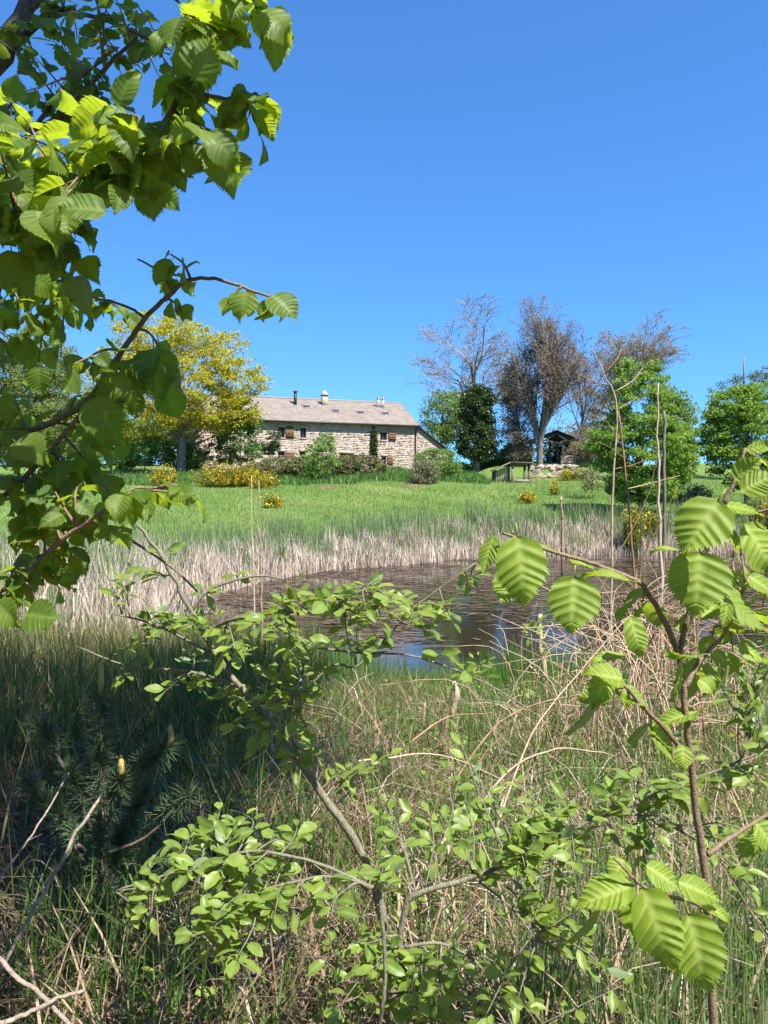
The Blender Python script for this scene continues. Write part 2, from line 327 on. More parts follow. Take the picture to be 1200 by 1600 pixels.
def field(name, mat, label, cat, n, x0, x1, y0, y1, h, lean, wd, keep, k=3, curl=.6, az=None, vary=None, top=None):
    x, y = scatter(n, x0, x1, y0, y1, keep); n = len(x)
    hh = rng.uniform(*h, n)
    if vary is not None: hh = hh * vary(x, y)
    le = rng.uniform(*lean, n); a = rng.uniform(0, 2 * math.pi, n) if az is None else rng.normal(az[0], az[1], n)
    z = H(x, y) - .02
    mb = MB(); blades(mb, x, y, z, hh, le, a, rng.uniform(*wd, n), k, curl)
    o = mb.build(name, mat); return tag(o, label, cat, kind='stuff')

# ------------------------------------------------------------------ generic trees
def grow(levels, p, d, ln, r, ch, ratio, spread, tropism, wob, rr=.62, tmin=.3, nseg=3):
    """vectorised branching: list of (p0, p1, r0, r1, level), and the twig tips with directions"""
    P = np.array([p], float); D = unit(np.array([d], float)); L = np.array([ln], float); Rr = np.array([r], float); out = []; tips = []
    for lv in range(levels):
        rec = [P]; dirs = [D]; rads = [Rr]
        p0 = P; dd = D; r0 = Rr
        for s in range(nseg):
            dd = unit(dd + rng.normal(0, wob, dd.shape) + np.array((0, 0, tropism[lv])))
            p1 = p0 + dd * (L / nseg)[:, None]; r1 = Rr * (1 - (s + 1) / nseg * (.55 if lv < levels - 1 else .8))
            out.append((p0, p1, r0, r1, lv)); rec.append(p1); dirs.append(dd); rads.append(r1); p0, r0 = p1, r1
        tips.append((lv, p0, dd))
        if lv == levels - 1:
            tips.append((lv, rec[2], dirs[2])); break
        c = ch[lv]; nP, nD, nL, nR = [], [], [], []
        rec = np.stack(rec, 1); dirs = np.stack(dirs, 1); rads = np.stack(rads, 1)
        for j in range(c):
            t = (tmin[lv] if isinstance(tmin, (list, tuple)) else tmin); t = np.clip(t + (1 - t) * (j + rng.uniform(0, 1, len(L))) / c, 0, .999) * nseg
            i = t.astype(int); f = t - i; a = np.arange(len(L))
            pp = rec[a, i] * (1 - f)[:, None] + rec[a, i + 1] * f[:, None]; rb = rads[a, i] * (1 - f) + rads[a, i + 1] * f
            ax = dirs[a, i + 1]; pr = rng.normal(0, 1, ax.shape); pr = unit(pr - ax * np.sum(pr * ax, -1, keepdims=True))
            sp = spread[lv] * rng.uniform(.7, 1.3, len(L))
            nP.append(pp); nD.append(unit(ax * np.cos(sp)[:, None] + pr * np.sin(sp)[:, None])); nL.append(L * ratio[lv] * rng.uniform(.65, 1.2, len(L)) * (1.15 - .4 * t / nseg)); nR.append(np.minimum(rb * rr, Rr * rr))
        P = np.concatenate(nP); D = np.concatenate(nD); L = np.concatenate(nL); Rr = np.concatenate(nR)
    return out, tips
def leafquads(mb, c, size, up=.3, asp=.6, dirs=None):
    n = len(c)
    if n == 0: return
    d = unit(rng.normal(0, 1, (n, 3))) if dirs is None else unit(dirs + rng.normal(0, .5, (n, 3)))
    nn = rng.normal(0, 1, (n, 3)); nn[:, 2] = np.abs(nn[:, 2]) + up; s = unit(np.cross(d, nn)); nn = np.cross(s, d)
    L = (size * rng.uniform(.6, 1.3, n))[:, None]
    v = np.stack([c - d * L * .5, c + s * L * asp * .5 - nn * L * .06, c + d * L * .5 - nn * L * .12, c - s * L * asp * .5 - nn * L * .06], 1)
    mb.add(v, q=np.arange(n * 4).reshape(-1, 4))
def fit(P, base, cx, hw, ztop, depth=1):
    """affine map that fits grown points to a crown centred on x = cx with half width hw and top ztop"""
    lo = np.percentile(P, 1, axis=0); hi = np.percentile(P, 99, axis=0); hi[2] = np.percentile(P[:, 2], 99.85)
    sx = hw * 2 / (hi[0] - lo[0]); sz = (ztop - base[2]) / (hi[2] - base[2]); mid = (lo[0] + hi[0]) / 2
    def f(p):
        q = p - base; k = np.clip(q[:, 2:3] / (hi[2] - base[2]), 0, 1)
        r = q * np.array((sx, sx * depth, sz)); r[:, 0:1] += k * (cx - base[0] - (mid - base[0]) * sx) ; return r + base
    return f
def bare_tree(name, label, px, pytop, hwpx, cxpx, Y, twig, budmat, budn=1, buds=.22, levels=5, ch=(5,5,4,4), tr=.3, spread=(.5,.6,.65,.7), tmin=(.35,.25,.2,.2), r=.3, group=None, minr=.016, trop=(.02,.12,.1,.06,.03), r0=.55, w0=.62):
    X = (px - 600) / F * Y; base = np.array((X, Y, float(H(X, Y)) - .1)); zt = CAMZ + (800 - pytop) / F * Y; ht = zt - base[2]
    out, tips = grow(levels, base, (0, 0, 1), ht * w0, r, ch, (r0, .58, .55, .5), spread, trop, .12, tmin=tmin)
    f = fit(np.concatenate([o[1] for o in out]), base, (cxpx - 600) / F * Y, hwpx / F * Y, zt)
    t = empty(name, base, label, 'tree', group); tk, lb, tw, cr = MB(), MB(), MB(), MB()
    for p0, p1, r0, r1, lv in out:
        m_ = tk if lv == 0 else (lb if lv <= 1 else tw); m_.segs(f(p0), f(p1), np.maximum(r0, minr), np.maximum(r1, minr), 7 if lv == 0 else 5 if lv == 1 else 3)
    tk.build('trunk', M['far_bark'], t, off=base); lb.build('limbs', twig, t, off=base); tw.build('twigs', twig, t, off=base, kind='stuff')
    if budmat:
        c = np.concatenate([f(p) for lv, p, d in tips if lv >= levels - 2]); c = np.repeat(c, budn, 0) + rng.normal(0, .18, (len(c) * budn, 3))
        leafquads(cr, c, buds); cr.build('crown', budmat, t, off=base, kind='stuff')
    return t
def crown_points(parts, nclump, shell=.55):
    """clump centres in a union of ellipsoids (cx, cy, cz, rx, ry, rz), biased to the outside"""
    vol = np.array([p[3] * p[4] * p[5] for p in parts]) ** .75; w_ = vol / vol.sum(); C = []; S = []
    for p, k in zip(parts, rng.multinomial(nclump, w_)):
        d = unit(rng.normal(0, 1, (k, 3))); rr = shell + (1 - shell) * rng.uniform(0, 1, k) ** .6
        C.append(np.array(p[:3]) + d * rr[:, None] * np.array(p[3:6])); S.append(d)
    return np.concatenate(C), np.concatenate(S)
def leafy(name, label, cat, base, parts, mat, nclump, per, cr_, leaf, bark='far_bark', trunk_r=.2, group=None, flat=.6, shell=.5, limbs=10, trunk_top=None, zmin=None, stems=1, asp=.62, lim_r=.35):
    base = np.asarray(base, float); t = empty(name, base, label, cat, group)
    C, S = crown_points(parts, nclump, shell)
    gz = H(C[:, 0], C[:, 1]) + .12; C[:, 2] = np.maximum(C[:, 2], gz + rng.uniform(0, .3, len(C)))
    top = np.array(parts[0][:3]) + np.array((0, 0, parts[0][5] * .55)) if trunk_top is None else np.asarray(trunk_top, float)
    tk = MB(); lm = MB()
    for s in range(stems):
        off = np.array((0, 0, 0.)) if stems == 1 else np.array((*rng.normal(0, .25, 2), 0)); e = top + off * 4
        mid = base + (e - base) * .5 + np.array((*rng.normal(0, .03, 2), 0)) * np.linalg.norm(e - base)
        pts = spline([base + off, mid, e], 5); tk.tube(pts, np.linspace(trunk_r, trunk_r * .25, len(pts)), 8)
    sel = rng.choice(len(C), min(limbs, len(C)), False)
    for i in sel:
        f_ = np.clip((C[i, 2] - base[2]) / max(.1, top[2] - base[2]) * .6, .12, .9); s0 = base + (top - base) * f_
        pts = spline([s0, s0 + (C[i] - s0) * .5 + np.array((0, 0, -.08)) * np.linalg.norm(C[i] - s0), C[i]], 3)
        lm.tube(pts, np.linspace(trunk_r * lim_r * (1.15 - f_), trunk_r * .06, len(pts)), 5)
    tk.build('trunk', M[bark], t, True, off=base)
    if limbs: lm.build('limbs', M[bark], t, True, off=base)
    sz = cr_ * rng.uniform(.6, 1.35, len(C)); c = np.repeat(C, per, 0); s = np.repeat(sz, per)
    q = unit(rng.normal(0, 1, c.shape)) * (rng.uniform(0, 1, len(c)) ** .45)[:, None] * s[:, None] * np.array((1, 1, flat))
    c = c + q; c = c[c[:, 2] > H(c[:, 0], c[:, 1]) + .03]
    mb = MB(); leafquads(mb, c, leaf, asp=asp); mb.build('crown', mat, t, off=base, kind='stuff')
    return t
def gpt(px, Y, dz=0):
    X = (px - 600) / F * Y; return np.array((X, Y, float(H(X, Y)) + dz))
def el(px, py, rpx, rpy, Y, depth=1.0):
    c = at(px, py, Y); return (*c, rpx / F * Y, rpx / F * Y * depth, rpy / F * Y)

# ------------------------------------------------------------------ the farmhouse
HR = np.array((3.5, 84.0)); U = np.array((.955, .2966)); U = U / np.linalg.norm(U); BK = np.array((-U[1], U[0])); YAW = math.atan2(U[1], U[0])
HL = 23.5; HB = 6.3; ZE = 11.62 - HB; ZRDG = 14.65 - HB; DEP = 12.4
def hu(px):     # picture column -> metres along the facade, 0 at the left end
    k = (px - 600) / F; t = (HR[0] - k * HR[1]) / (U[0] - k * U[1]); return HL - t
def hz(px, py):
    t = HL - hu(px); Y = HR[1] - U[1] * t; return CAMZ + (800 - py) / F * Y - HB
LB = HR - U * HL
house = empty('farmhouse', (*LB, HB), 'long pale stone farmhouse with a grey tiled roof behind the meadow', 'house', rz=YAW)
# openings: (px0, px1, py0, py1, shutter or None (px0, px1))
OPEN = [(434,445,666.5,684,(446.5,459)), (469,478.5,668,684.5,None), (594,604.5,675,688,(607,618.5)),
        (434,444.5,705.5,718,(445.5,460)), (468,478,705.5,717,None), (531,552,708.5,722,None), (596,603.5,713,726,(605,613.5)), (352,362,664,681,None)]
rects = [(hu(a), hu(b_), hz((a + b_) / 2, d_), hz((a + b_) / 2, c_), s_) for a, b_, c_, d_, s_ in OPEN]
def opening_rows(mb, x0, x1, z0, z1, y, rec):
    xs_ = sorted({x0, x1, *[v for r in rec for v in r[:2] if x0 < v < x1]}); zs_ = sorted({z0, z1, *[v for r in rec for v in r[2:4] if z0 < v < z1]})
    for a, b_ in zip(xs_, xs_[1:]):
        for c_, d_ in zip(zs_, zs_[1:]):
            if any(r[0] <= (a + b_) / 2 <= r[1] and r[2] <= (c_ + d_) / 2 <= r[3] for r in rec): continue
            mb.add([(a, y, c_), (b_, y, c_), (b_, y, d_), (a, y, d_)], q=[(0, 1, 2, 3)])
mb = MB(); opening_rows(mb, 0, HL, 0, ZE, 0, rects)
for r in rects:
    a, b_, c_, d_ = r[:4]; e = .34
    mb.add([(a,0,c_),(b_,0,c_),(b_,0,d_),(a,0,d_),(a,e,c_),(b_,e,c_),(b_,e,d_),(a,e,d_)], q=[(0,4,5,1),(1,5,6,2),(2,6,7,3),(3,7,4,0)])
mb.add([(0,0,0),(0,DEP,0),(0,DEP,ZE),(0,0,ZE),(HL,0,0),(HL,DEP,0),(HL,DEP,ZE),(HL,0,ZE),(0,DEP/2,ZRDG-.12),(HL,DEP/2,ZRDG-.12)], q=[(1,0,3,2),(4,5,6,7),(5,1,2,6)], t=[(3,8,2),(7,6,9)])
mb.build('wall', M['mortar'], house)
def stones(mb, x0, x1, z0, z1f, y, rec, ch=(.16, .3), sw=(.2, .5)):
    z = z0
    while z < max(z1f(x0), z1f(x1)) - .1:
        h = random.uniform(*ch); x = x0 - random.uniform(0, .3)
        while x < x1:
            wd = random.uniform(*sw); a, b_ = max(x, x0) + .018, min(x + wd, x1) - .018; x += wd
            ht = min(h, z1f(b_) - z)
            if b_ - a < .1 or ht < .1: continue
            iv = [(a, b_)]
            for r in rec:
                if z + ht > r[2] - .02 and z < r[3] + .02:
                    nv = []
                    for p, q in iv:
                        if q <= r[0] or p >= r[1]: nv.append((p, q)); continue
                        if r[0] - p > .12: nv.append((p, r[0] - .01))
                        if q - r[1] > .12: nv.append((r[1] + .01, q))
                    iv = nv
            for p, q in iv:
                o_ = random.uniform(.01, .028); k = .015; zz = z + .016; z2 = z + ht - .016; j = lambda: random.uniform(-.035, .035)
                wz = lambda xx: .055 * math.sin(xx * 2.1 + z * 3) + .03 * math.sin(xx * 5.3 + z * 7); za, zb_ = wz(p), wz(q); v = [(p+j(),y,zz+za+j()),(q+j(),y,zz+zb_+j()),(q+j(),y,z2+zb_+j()),(p+j(),y,z2+za+j())]
                v += [(p+k+j(),y-o_,zz+za+k+j()),(q-k+j(),y-o_,zz+zb_+k+j()),(q-k+j(),y-o_,z2+zb_-k+j()),(p+k+j(),y-o_,z2+za-k+j())]
                mb.add(v, q=[(4,5,6,7),(0,1,5,4),(1,2,6,5),(2,3,7,6),(3,0,4,7)])
        z += h
mb = MB(); stones(mb, 0, HL, 0, lambda x: ZE - .1, -.002, rects); mb.build('wall_stones', M['stone'], house, kind='stuff')
for r in rects:                                     # windows: frame, pane, lintel, sill, shutter
    a, b_, c_, d_, s_ = r; wd = b_ - a
    f = MB(); y0, y1 = .17, .23
    for q in ((a+.004, a+.07), (b_-.07, b_-.004), ((a+b_)/2-.03, (a+b_)/2+.03)): f.box((q[0], y0, c_+.004), (q[1], y1, d_-.004))
    for q in ((c_+.004, c_+.07), (d_-.07, d_-.004), ((c_+d_)/2-.02, (c_+d_)/2+.02)): f.box((a+.004, y0+.003, q[0]), (b_-.004, y1-.003, q[1]))
    win = f.build('window', M['frame'], house)
    MB().box((a+.005, .2, c_+.005), (b_-.005, .212, d_-.005)).build('pane', M['glass'], win)
    MB().box((a-.12, -.07, d_+.01), (b_+.12, .03, d_+.2)).build('lintel', M['stone'], win)
    MB().box((a-.06, -.09, c_-.11), (b_+.06, .05, c_-.01)).build('sill', M['stone'], win)
    if s_:
        u0, u1 = hu(s_[0]), hu(s_[1]); sh = MB(); n_ = 4
        for j in range(n_): sh.box((u0+(u1-u0)*j/n_+.006, -.125, c_), (u0+(u1-u0)*(j+1)/n_-.006, -.075, d_))
        for zz in (.2, .8): sh.box((u0+.02, -.155, c_+(d_-c_)*zz-.04), (u1-.02, -.128, c_+(d_-c_)*zz+.04))
        sh.build('shutter', M['timber'], house)
# roof: rows of tiles on two slopes
slope = math.atan2(ZRDG - ZE, DEP / 2); rl = (DEP / 2 + .45) / math.cos(slope)
mb = MB(); nrow = 26; ncol = 64; up = np.array((0, math.cos(slope), math.sin(slope))); nr = np.array((0, -math.sin(slope), math.cos(slope))); e0 = np.array((0, -.45, ZE - .45 * math.tan(slope)))
for side in (0, 1):
    for j in range(nrow):
        s0, s1 = rl * j / nrow, rl * (j + 1) / nrow + .04
        xo = -.35 + (.2 if j % 2 else 0)
        for i in range(ncol):
            x0 = xo + (HL + .5) * i / ncol; x1 = xo + (HL + .5) * (i + 1) / ncol - .012; lift = random.uniform(0, .018)
            V = []
            for x in (x0, x1):
                for s_, th in ((s0, .085 + lift), (s1, .055), (s0, .02)):
                    p = e0 + up * s_ + nr * th; y = p[1] if side == 0 else DEP - p[1]; V.append((x, y, p[2]))
            mb.add(V, q=[(0, 3, 4, 1), (2, 5, 3, 0)] if side == 0 else [(0, 1, 4, 3), (2, 0, 3, 5)])
roof = mb.build('roof', M['roof'], house, kind='stuff')
mb = MB()
for side in (0, 1):
    V = []
    for x in (-.33, HL + .33):
        for s_ in (0, rl):
            for th in (.012, -.06):
                p = e0 + up * s_ + nr * th; V.append((x, p[1] if side == 0 else DEP - p[1], p[2]))
    mb.add(V, q=[(0,4,6,2),(1,3,7,5),(0,1,5,4),(2,6,7,3),(0,2,3,1),(4,5,7,6)])
mb.build('roof_deck', M['darkwood'], house)
mb = MB(); mb.tube([(-.36, DEP/2, ZRDG+.09), (HL+.36, DEP/2, ZRDG+.09)], .12, 8); mb.build('ridge_tiles', M['roof'], roof)
mb = MB(); mb.tube([(-.3, -.52, e0[2]-.02), (HL+.3, -.52, e0[2]-.05)], .085, 8); mb.build('gutter', M['gutter'], house)
mb = MB(); mb.tube([(HL-.1, -.5, e0[2]-.1), (HL-.1, -.12, e0[2]-.45), (HL-.1, -.12, .1)], .055, 6); mb.build('downpipe', M['gutter'], house)
def roof_point(px, py):
    """point on the front slope seen at that picture position, in house coordinates"""
    rd = np.array(((px - 600) / F, 1, (800 - py) / F)); o_ = np.array((0, 0, CAMZ - HB)) - np.array((*LB, 0))
    lo = np.array((o_[0]*U[0]+o_[1]*U[1], o_[0]*BK[0]+o_[1]*BK[1], o_[2])); ld = np.array((rd[0]*U[0]+rd[1]*U[1], rd[0]*BK[0]+rd[1]*BK[1], rd[2]))
    t = np.dot(e0 + nr*.07 - lo, nr) / np.dot(ld, nr); return lo + ld * t
for px, py in ((478.5, 635.5), (524.5, 642.5), (563, 645), (602, 646.5)):
    c = roof_point(px, py); wv, hv = .46, .5; fr = MB()
    def slab(mb, x0, x1, s0, s1, t0, t1):
        V = [c + np.array((x, 0, 0)) + up * s_ + nr * t_ for x in (x0, x1) for s_ in (s0, s1) for t_ in (t0, t1)]
        mb.add(V, q=[(0,1,3,2),(4,6,7,5),(0,4,5,1),(2,3,7,6),(1,5,7,3),(0,2,6,4)])
    for x0, x1, s0, s1 in ((-wv,-wv+.09,-hv,hv),(wv-.09,wv,-hv,hv),(-wv+.09,wv-.09,-hv,-hv+.1),(-wv+.09,wv-.09,hv-.1,hv)): slab(fr, x0, x1, s0, s1, -.05, .09)
    sk = fr.build('skylight', M['frame'], roof); g = MB(); slab(g, -wv+.09, wv-.09, -hv+.1, hv-.1, 0, .05); g.build('pane', M['glass'], sk)
def flue(px, pyb, pyt, rad, mat, name, cowl=True):
    c = roof_point(px, pyb); Yh = LB[1] + c[0]*U[1] + c[1]*BK[1]; zt = CAMZ + (800 - pyt) / F * Yh - HB
    m_ = MB(); m_.tube([(c[0], c[1], c[2] - .3), (c[0], c[1], zt)], rad, 10); o_ = m_.build(name, mat, roof)
    if cowl:
        m_ = MB(); m_.tube([(c[0], c[1], zt + .05), (c[0], c[1], zt + .09), (c[0], c[1], zt + .2)], [rad * 1.7, rad * 1.7, .02], 10); m_.build('cowl', mat, roof)
flue(461.5, 632, 613, .17, M['black'], 'stove_flue'); flue(591, 636.5, 623, .16, M['steel'], 'steel_flue'); flue(598.5, 637.5, 623.5, .16, M['steel'], 'steel_flue')
c = roof_point(507, 632); m_ = MB(); m_.box((c[0]-.33, c[1]-.3, c[2]-.5), (c[0]+.33, c[1]+.3, c[2]+1.0)).box((c[0]-.42, c[1]-.4, c[2]+1.0), (c[0]+.42, c[1]+.4, c[2]+1.13))
m_.add([(c[0]+a*.26, c[1]+b_*.26, c[2]+z_) for z_ in (1.13, 1.3) for a, b_ in ((-1,-1),(1,-1),(1,1),(-1,1))] + [(c[0], c[1], c[2]+1.62)], q=[(0,1,5,4),(1,2,6,5),(2,3,7,6),(3,0,4,7)], t=[(4,5,8),(5,6,8),(6,7,8),(7,4,8)])
m_.build('chimney', M['stone'], roof)
# lean-to at the right gable
XA = HL + 4.1; ZA0 = ZE - .25; ZA1 = hz(650, 668) - 2.75
zr = lambda x: ZA0 + (ZA1 - ZA0) * (x - HL) / (XA - HL)
mb = MB(); mb.add([(HL+.02,.02,0),(XA,.02,0),(XA,.02,ZA1),(HL+.02,.02,ZA0),(HL+.02,8,0),(XA,8,0),(XA,8,ZA1),(HL+.02,8,ZA0)], q=[(0,1,2,3),(1,5,6,2),(5,4,7,6)]); mb.build('annex_wall', M['mortar'], house)
mb = MB(); stones(mb, HL+.04, XA, 0, lambda x: zr(x) - .06, .018, []); mb.build('annex_stones', M['stone'], house, kind='stuff')
mb = MB(); mb.add([(x, y, zr(x) + t_) for x in (HL + .03, XA + .4) for y in (-.3, 8.2) for t_ in (.02, .18)], q=[(0,1,3,2),(4,6,7,5),(0,4,5,1),(2,3,7,6),(1,5,7,3),(0,2,6,4)]); mb.build('annex_roof', M['darkwood'], house)
# ivy column on the facade
def on_facade(px, y=-.1):
    x = hu(px); p = LB + U * x + BK * y; return p
for px, lab in ((40, 'green woodland tree behind the feathery birch'), (150, 'green woodland tree between the birch and the yellow oak'), (235, 'green woodland tree behind the trunk of the yellow oak')):
    Y = 94; leafy('woodland_tree', lab, 'tree', gpt(px, Y), [el(px, 665, 50, 46, Y), el(px + 30, 695, 46, 30, Y), el(px - 30, 690, 40, 34, Y)], M['maple2'], 200, 60, 1.1, .3, shell=.4, limbs=14, trunk_r=.22, group='woodland behind the garden')
p = on_facade(584, -.25); zt = HB + hz(582, 665); zb = float(H(*p))
leafy('climbing_ivy', 'narrow dark column of ivy climbing the house wall', 'climbing plant', (*p, zb), [(p[0], p[1], (zt + zb) / 2, .36, .16, (zt - zb) / 2)], M['ivy'], 150, 26, .2, .17, limbs=3, trunk_r=.06, shell=.3, trunk_top=(p[0], p[1] + .1, zt - .6))

# ------------------------------------------------------------------ pavilion, shed, stones
PVY = 77.0; pb = at(868, 800, PVY); pz = float(H(pb[0], PVY))
pav = empty('garden_pavilion', (pb[0], PVY, pz), 'open timber pavilion with a low gabled roof behind the tall trunk', 'pavilion', rz=.08)
ap = CAMZ + (800 - 674) / F * PVY - pz; ev = CAMZ + (800 - 692) / F * PVY - pz; hw = 44 / F * PVY
mb = MB()
for s in (-1, 1):
    for j in range(12):
        a, b_ = j / 12, (j + 1) / 12 + .01; V = [(s * hw * t, y, ap + (ev - ap) * t + q + (.03 if t == a else 0) * 0) for t in (a, b_) for y in (-.5, 5) for q in (0, .11)]
        mb.add(V, q=[(0,1,3,2),(4,6,7,5),(0,4,5,1),(2,3,7,6),(1,5,7,3),(0,2,6,4)])
mb.build('roof', M['darkwood'], pav)
for x in (-hw + .35, .75, 1.6, hw - .5):
    for y in (0, 4.5):
        MB().box((x - .11, y - .11, -.1), (x + .11, y + .11, ap + (ev - ap) * abs(x) / hw - .01)).build('post', M['oldwood'], pav)
for s in (-1, 1):
    for a, b_ in (((0, ap - .25), (s * (hw - .4), ev + .06)), ((s * .2, ap - .45), (s * 1.4, ev + .1)), ((s * 1.3, ap - .9), (s * .5, ev + .08))):
        m_ = MB(); m_.segs([(a[0], -.25 - .03 * s, a[1])], [(b_[0], -.25 - .03 * s, b_[1])], .07, .07, 4); m_.build('rafter', M['oldwood'], pav)
MB().box((-hw + .2, -.14, ev - .1), (hw - .3, .14, ev + .06)).build('tie_beam', M['oldwood'], pav)
mb = MB(); stones(mb, .5, 2.0, 0, lambda x: .9, -.2, []); o = mb.build('parapet_stones', M['stone'], pav, kind='stuff')
MB().box((.5, -.19, -.2), (2.0, .18, .86)).build('parapet', M['mortar'], pav)
MB().box((1.7, 4.6, -.1), (hw - .3, 4.7, ev)).build('back_boards', M['darkwood'], pav); MB().box((-hw + .3, 4.6, -.1), (-1.2, 4.7, ev)).build('back_boards', M['darkwood'], pav)

SY = 64.0; sb_ = gpt(801, SY); shed = empty('garden_shelter', sb_, 'small open wooden lean-to shelter on the meadow below the pavilion', 'shelter')
sh = CAMZ + (800 - 722.5) / F * SY - sb_[2]; wr = 27 / F * SY; wl = 26 / F * SY
for x, y in ((0, 0), (wr, .4), (0, 2.2), (wr, 2.4), (-wl + .1, 1.0), (-wl + .1, 2.4)):
    MB().box((x - .09, y - .09, -.5), (x + .09, y + .09, sh - .07 - (.5 if x < -.1 else 0) - .02)).build('post', M['oldwood'], shed)
mb = MB(); mb.add([(x, y, z + t) for x, z in ((-.12, sh - .06), (wr + .25, sh - .1)) for y in (-.35, 2.7) for t in (0, .09)], q=[(0,1,3,2),(4,6,7,5),(0,4,5,1),(2,3,7,6),(1,5,7,3),(0,2,6,4)]); mb.build('roof', M['oldwood'], shed)
mb = MB(); mb.add([(x, y, z + t) for x, z in ((-wl - .1, sh - .62), (-.13, sh - .03)) for y in (.1, 2.7) for t in (0, .08)], q=[(0,1,3,2),(4,6,7,5),(0,4,5,1),(2,3,7,6),(1,5,7,3),(0,2,6,4)]); mb.build('side_roof', M['oldwood'], shed)
for j in range(9):
    x = -wl + .05 + j * (wl - .15) / 9; zt_ = sh - .66 + .5 * j / 9
    MB().box((x, .55 + .02 * (j % 2), -.4), (x + .11, .59 + .02 * (j % 2), zt_)).build('board', M['oldwood'], shed)
MB().box((-.1, .3, .1), (wr, .36, .3)).build('rail', M['oldwood'], shed)

bk = empty('stone_bank', gpt(862, 70.5), 'heap of pale field stones banked below the pavilion', 'stone bank')
bo = np.array(bk.location); ic = []
for j in range(95):
    px = random.uniform(826, 905); Yq = random.uniform(69.2, 72.0); X = (px - 600) / F * Yq; z = float(H(X, Yq)); s = random.uniform(.14, .36)
    d = unit(rng.normal(0, 1, (14, 3))); import bmesh
    bm = bmesh.new(); 
    for q in d: bm.verts.new(q * np.array((s * 1.3, s, s * .75)))
    r_ = bmesh.ops.convex_hull(bm, input=bm.verts); me = bpy.data.meshes.new('field_stone'); bm.to_mesh(me); bm.free(); me.materials.append(M['rock'])
    o = bpy.data.objects.new('field_stone', me); link(o, bk); o.location = Vector((X, Yq, z + s * .3)) - Vector(bo)

# ------------------------------------------------------------------ far trees
bare_tree('ash_tree', 'wide bare pale ash rising behind the ivy-covered tree', 742, 516, 82, 732, 104, M['pale_twig'], M['pale_bud'], 1, .2, minr=.024, r=.36, ch=(10,7,6,5), spread=(.55,.6,.6,.65), tmin=(.15,.2,.2,.2))
bare_tree('copper_tree', 'tall upright brown-budded tree with grey trunk beside the pavilion', 843, 474, 58, 838, 73, M['brown_twig'], M['brown_leaf'], 3, .15, minr=.017, r=.34, ch=(18,7,6,4), spread=(.34,.5,.6,.7), tmin=(.12,.2,.2,.2), trop=(.02,.24,.14,.08,.04), r0=.95, w0=.45)
bare_tree('slender_tree', 'slender bare purplish tree between the tall brown tree and tan tree', 903, 522, 34, 908, 74, M['brown_twig'], M['purple_bud'], 1, .15, minr=.014, r=.15, ch=(10,5,5,4), spread=(.4,.5,.6,.7))
bare_tree('tan_tree', 'round-headed tan tree in young leaf behind the bright green tree', 975, 526, 58, 968, 80, M['brown_twig'], M['tan_leaf'], 3, .17, minr=.016, r=.24, ch=(12,7,6,4), spread=(.5,.6,.65,.7), r0=.8, w0=.5)
bare_tree('thin_tree', 'thin grey leaning tree rising behind the pavilion roof', 925, 545, 30, 938, 84, M['pale_twig'], M['purple_bud'], 1, .2, minr=.018, r=.13, ch=(6,4,4,3), spread=(.4,.5,.6,.7))
bare_tree('twiggy_shrub', 'bare twiggy shrub in front of the pavilion parapet', 912, 690, 26, 908, 72.5, M['brown_twig'], M['tan_leaf'], 2, .13, minr=.013, r=.06, ch=(12,6,5,4), spread=(.6,.6,.65,.7), tmin=(.05,.1,.2,.2), r0=.9, w0=.5)
bare_tree('twiggy_shrub', 'bare grey shrub between the pavilion and the cone-shaped tree', 935, 668, 30, 932, 73.5, M['brown_twig'], M['tan_leaf'], 2, .14, minr=.013, r=.07, ch=(12,6,5,4), spread=(.55,.6,.65,.7), tmin=(.05,.1,.2,.2), r0=.9, w0=.5)
Y = 73.5; leafy('copper_shrub', 'rusty brown bushy tree in young leaf beside the ivy-covered tree', 'tree', gpt(806, Y), [el(806, 655, 30, 50, Y), el(800, 600, 26, 40, Y), el(812, 700, 22, 26, Y)], M['brown_leaf'], 220, 80, .75, .15, shell=.1, limbs=60, trunk_r=.18)
Y = 74; leafy('ivy_clad_tree', 'dark dense ivy-covered tree like a column beside the house', 'tree', gpt(745, Y), [el(746, 640, 26, 36, Y), el(745, 690, 30, 34, Y), el(748, 615, 18, 15, Y)], M['ivy'], 290, 95, .66, .22, shell=.6, limbs=12, trunk_r=.3)
Y = 90; leafy('green_tree', 'fresh green rounded tree behind the lean-to of the house', 'tree', gpt(690, Y), [el(695, 650, 38, 42, Y), el(680, 690, 32, 34, Y), el(715, 640, 22, 30, Y)], M['maple2'], 170, 70, 1.05, .26, shell=.5, limbs=16, trunk_r=.3)
Y = 75.5; leafy('undergrowth_shrub', 'low green undergrowth between the ivy-covered tree and pavilion', 'shrub', gpt(803, Y), [el(803, 712, 26, 20, Y), el(785, 716, 18, 14, Y)], M['maple2'], 110, 40, .5, .2, shell=.4, limbs=6, trunk_r=.07)
Y = 84; leafy('undergrowth_shrub', 'dark green undergrowth behind the open pavilion', 'shrub', gpt(868, Y), [el(868, 712, 34, 24, Y), el(900, 712, 26, 24, Y)], M['ivy'], 170, 50, .6, .22, shell=.3, limbs=8, trunk_r=.07)
Y = 95; leafy('backdrop_tree', 'pale green tree glimpsed behind the pavilion and thin trunks', 'tree', gpt(900, Y), [el(900, 690, 50, 40, Y), el(945, 680, 42, 55, Y)], M['tan_leaf'], 150, 40, 1.1, .3, shell=.3, limbs=20, trunk_r=.2)
